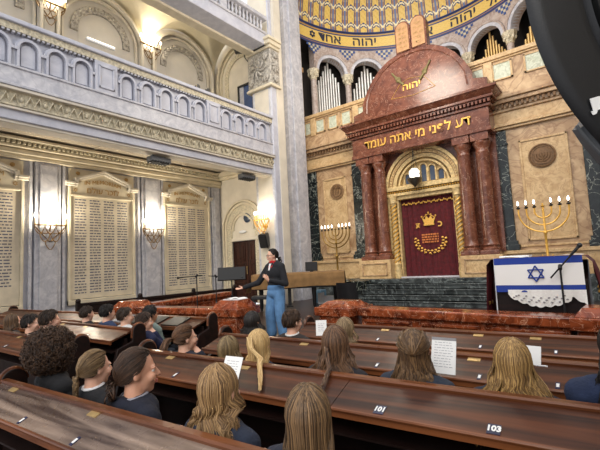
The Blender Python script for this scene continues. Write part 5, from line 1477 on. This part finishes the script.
seated('black haired student in navy sweater at the right photo edge',-.02,2.45,1.31,.1,(34,46,74),1.08,'fair',dict(style='long',col=blk,col2=blk2,L=.25,wave=.006,n=260,seed=13,wr=.0055,spread=.3))
# row C
seated('student with black hair leaning forward beside the woman\'s legs',-3.3,3.3,1.145,.1,(34,60,70),1.0,'olive',dict(style='medium',col=blk,col2=blk2,L=.12,wave=.01,n=240,seed=14,wr=.0055,spread=.5))
seated('young man with short dark brown hair and white collar, seated alone',-2.72,3.3,1.175,-.2,(44,38,36),1.0,'fair',dict(style='short',col=H_(44,32,24),col2=H_(98,72,52),n=420,seed=15,wr=.0045),collar=(226,224,220))
seated('student with short light brown hair holding up a white sheet',-2.08,3.3,1.125,.2,(150,150,152),1.0,'fair',dict(style='medium',col=H_(96,76,54),col2=H_(176,150,112),L=.1,wave=.01,n=220,seed=16,wr=.0055,spread=.3))
# left block
seated('student with long brown hair at the left photo edge in the left block',-7.15,2.15,1.13,-.1,(70,60,56),1.0,'fair',dict(style='long',col=H_(66,48,34),col2=H_(124,94,64),L=.3,wave=.01,n=200,seed=17,wr=.006))
seated('boy with dark fringe in a black top looking down, left block',-6.35,2.12,1.15,-.55,BK,1.0,'fair',dict(style='short',col=blk,col2=H_(62,48,38),n=320,seed=18,wr=.0055),fc=True)
seated('boy with short dark brown hair in a navy hoodie, left block',-5.72,2.12,1.23,-.2,(30,40,78),1.05,'fair',dict(style='short',col=H_(34,26,20),col2=H_(80,60,44),n=320,seed=19,wr=.0055),hood=True,collar=(214,216,222))
seated('student mostly hidden behind the boy in the navy hoodie',-6.55,2.95,1.16,0,BK,.95,'fair',dict(style='short',col=H_(50,38,30),n=200,seed=20,wr=.0055),vox=.014)
seated('boy with thick black hair and blue top in the middle left row',-6.45,2.95,1.18,-.1,(36,52,84),1.0,'fair',dict(style='short',col=blk,col2=H_(58,48,42),n=300,seed=21,wr=.0055),vox=.014) if False else None
seated('boy with thick black hair and blue top, leftmost in the middle left row',-6.05,3.02,1.19,0,(36,52,84),1.0,'fair',dict(style='short',col=blk,col2=H_(52,44,38),n=300,seed=22,wr=.0055),vox=.014)
seated('boy with dark brown hair in profile in the middle left row',-5.5,3.0,1.16,-.5,(200,200,198),.98,'fair',dict(style='short',col=H_(40,30,24),col2=H_(84,64,48),n=300,seed=23,wr=.0055),fc=True,vox=.014)
seated('student with round black hair and grey-green top beside the black books',-5.2,3.2,1.17,.1,(120,136,130),.98,'olive',dict(style='short',col=blk,col2=blk2,n=320,seed=24,wr=.006),vox=.014)
seated('student in navy sleeves resting head on hand at the aisle end',-4.98,2.98,1.11,-.5,(28,34,66),.98,'fair',dict(style='short',col=H_(40,28,22),col2=H_(86,62,46),n=320,seed=25,wr=.0055),fc=True,handchin=1,vox=.012)

# the standing woman
def woman():
    t=thing('person','standing woman in black sweater, red neckerchief and wide blue jeans, gesturing','person',(-4.93,5.55,.3),RAD(0))
    yaw=RAD(-215+360)   # faces towards the seated rows, turned to the photo's left
    br=Matrix.Rotation(RAD(176),4,'Z')   # body front toward -y/-x
    P=lambda a,b,c: br@V((a,b,c))
    hc=V((-.02,-.03,1.515)); s=1.0
    mb=MB(); Rm=headmb(mb,hc,RAD(150),s,-.05)
    mb.cap(P(0,-.01,1.36),hc+V((0,.0,-.05)),.052,.048)
    sz=1.33
    tor=[(P(0,0,sz),(.15,.085,.07)),(P(0,.01,sz-.12),(.155,.11,.13)),(P(0,0,sz-.27),(.135,.10,.13)),(P(0,0,.93),(.155,.115,.13)),(P(0,0,.84),(.165,.12,.1))]
    # arms: her right arm (photo left) reaches out low; her left forearm in front
    ra=[P(.175,0,sz-.01),P(.30,.03,sz-.27),None]; 
    # target hand positions in local coordinates
    RH=V((-.55,-.30,.95)); RE=V((-.33,-.10,1.03)); RS=P(.165,0,sz-.02)
    LH=V((.10,-.30,1.08)); LE=V((.26,-.02,1.0)); LS=P(-.165,0,sz-.02)
    if RS.x>LS.x: RS,LS=LS,RS
    def torso(m,g):
        for c,r in tor: m.ell(c,[q+g for q in r],20,14)
        m.cap(RS,P(0,0,sz),.055+g,.06+g); m.cap(LS,P(0,0,sz),.055+g,.06+g)
    torso(mb,0)
    for S_,E2,Hh,sd,hd in ((RS,RE,RH,1,V((-.85,-.35,-.15))),(LS,LE,LH,-1,V((-.1,-.5,.55)))):
        mb.cap(S_,E2,.046,.037); mb.cap(E2,Hh,.036,.024); handmb(mb,Hh,hd,V((.2,-.3,.9)) if sd==1 else V((-.8,-.3,.2)),1.0,sd,.45)
    legs=[(P(.09,0,.85),P(.12,.05,.47),P(.13,.02,.08)),(P(-.09,0,.85),P(-.11,.03,.47),P(-.13,-.02,.08))]
    for a,b,c in legs:
        mb.cap(a,b,.085,.055); mb.cap(b,c,.055,.038); d=P(0,.13,-.03); mb.cap(c+V((0,0,-.04)),c+d+V((0,0,-.01)),.035,.028)
    mobj('body',remesh(mb,.0065,3,.5),SK['fair'],t)
    mb=MB()
    for c,r in tor[:3]: mb.ell(c,[q+.03 for q in r],20,14)
    mb.ell(P(0,0,1.0),(.165,.125,.07),20,10)
    mb.cap(RS,P(0,0,sz),.072,.072); mb.cap(LS,P(0,0,sz),.072,.072)
    for S_,E2,Hh in ((RS,RE,RH),(LS,LE,LH)):
        mb.cap(S_,E2,.068,.056); mb.cap(E2,E2.lerp(Hh,.9),.055,.04)
    sw=mobj('sweater',remesh(mb,.011,3,.5),clothm((28,29,34)),t)
    mb=MB(); mb.ell(P(0,0,.93),(.175,.135,.11),20,12); mb.ell(P(0,0,.84),(.185,.14,.12),20,12)
    for a,b,c in legs: mb.cap(a,b,.105,.095); mb.cap(b,c+V((0,0,.05)),.095,.095)
    mobj('jeans',remesh(mb,.011,3,.5),mat('blue_denim',srgb(92,134,178),.85,0,.14,9,.2,bscale=120),t)
    for a,b,c in legs:
        mb=MB(); mb.cap(c+V((0,0,-.04))+P(0,-.04,0),c+P(0,.16,-.045),.042,.036); obj('shoe',mb,M['leather'],t)
    mb=MB()
    mb.tube([P(.07*cos(a),.075*sin(a),1.38+.018*sin(a*1)) for a in [2*pi*j/20 for j in range(21)]],.028,8)
    mb.loft([[P(-.07,.06,1.385),P(.07,.06,1.385),P(.07,.085,1.39),P(-.07,.085,1.39)],[P(-.045,.10,1.31),P(.045,.10,1.31),P(.045,.12,1.31),P(-.045,.12,1.31)],[P(-.01,.13,1.24),P(.01,.13,1.24),P(.01,.14,1.24),P(-.01,.14,1.24)]])
    obj('neckerchief',mb,clothm((186,30,34)),t)
    mb=MB(); mb.loft([[P(-.02,.105,1.37),P(.03,.105,1.37),P(.03,.112,1.37),P(-.02,.112,1.37)],[P(-.01,.145,1.25),P(.02,.145,1.25),P(.02,.15,1.25),P(-.01,.15,1.25)]]); obj('shirt_collar',mb,clothm((228,224,222)),t)
    face(t,Rm,brown,True)
    hair(t,Rm,'bun',H_(24,20,20),H_(60,48,42),L=.06,wave=.006,n=300,seed=31,wr=.0045)
woman()
#PEOPLE-END

# ------------------------------------------------------------------ lights
wd=bpy.data.worlds.new('world'); SC.world=wd; wd.use_nodes=True
bg=wd.node_tree.nodes['Background']; bg.inputs[0].default_value=(.92,.94,1,1); bg.inputs[1].default_value=.85
s=light('SUN','daylight',(0,-5,15),1.3,(1,.95,.87)); s.data.angle=RAD(50); s.rotation_euler=(RAD(52),0,RAD(18))
light('POINT','added_fill_light',(-4.8,9.0,8.2),420,(1,.9,.76),.9,spec=.1)  # added warm fill over the platform, no chandelier hangs here
light('POINT','added_fill_light',(-4.8,13.2,8.6),200,(1,.9,.76),.4,spec=.1)  # added fill for the apse and organ pipes, not a real lamp
SC.view_settings.view_transform='Standard'; SC.view_settings.look='None'; SC.view_settings.exposure=0.5; SC.view_settings.gamma=1
SC.view_settings.use_curve_mapping=False
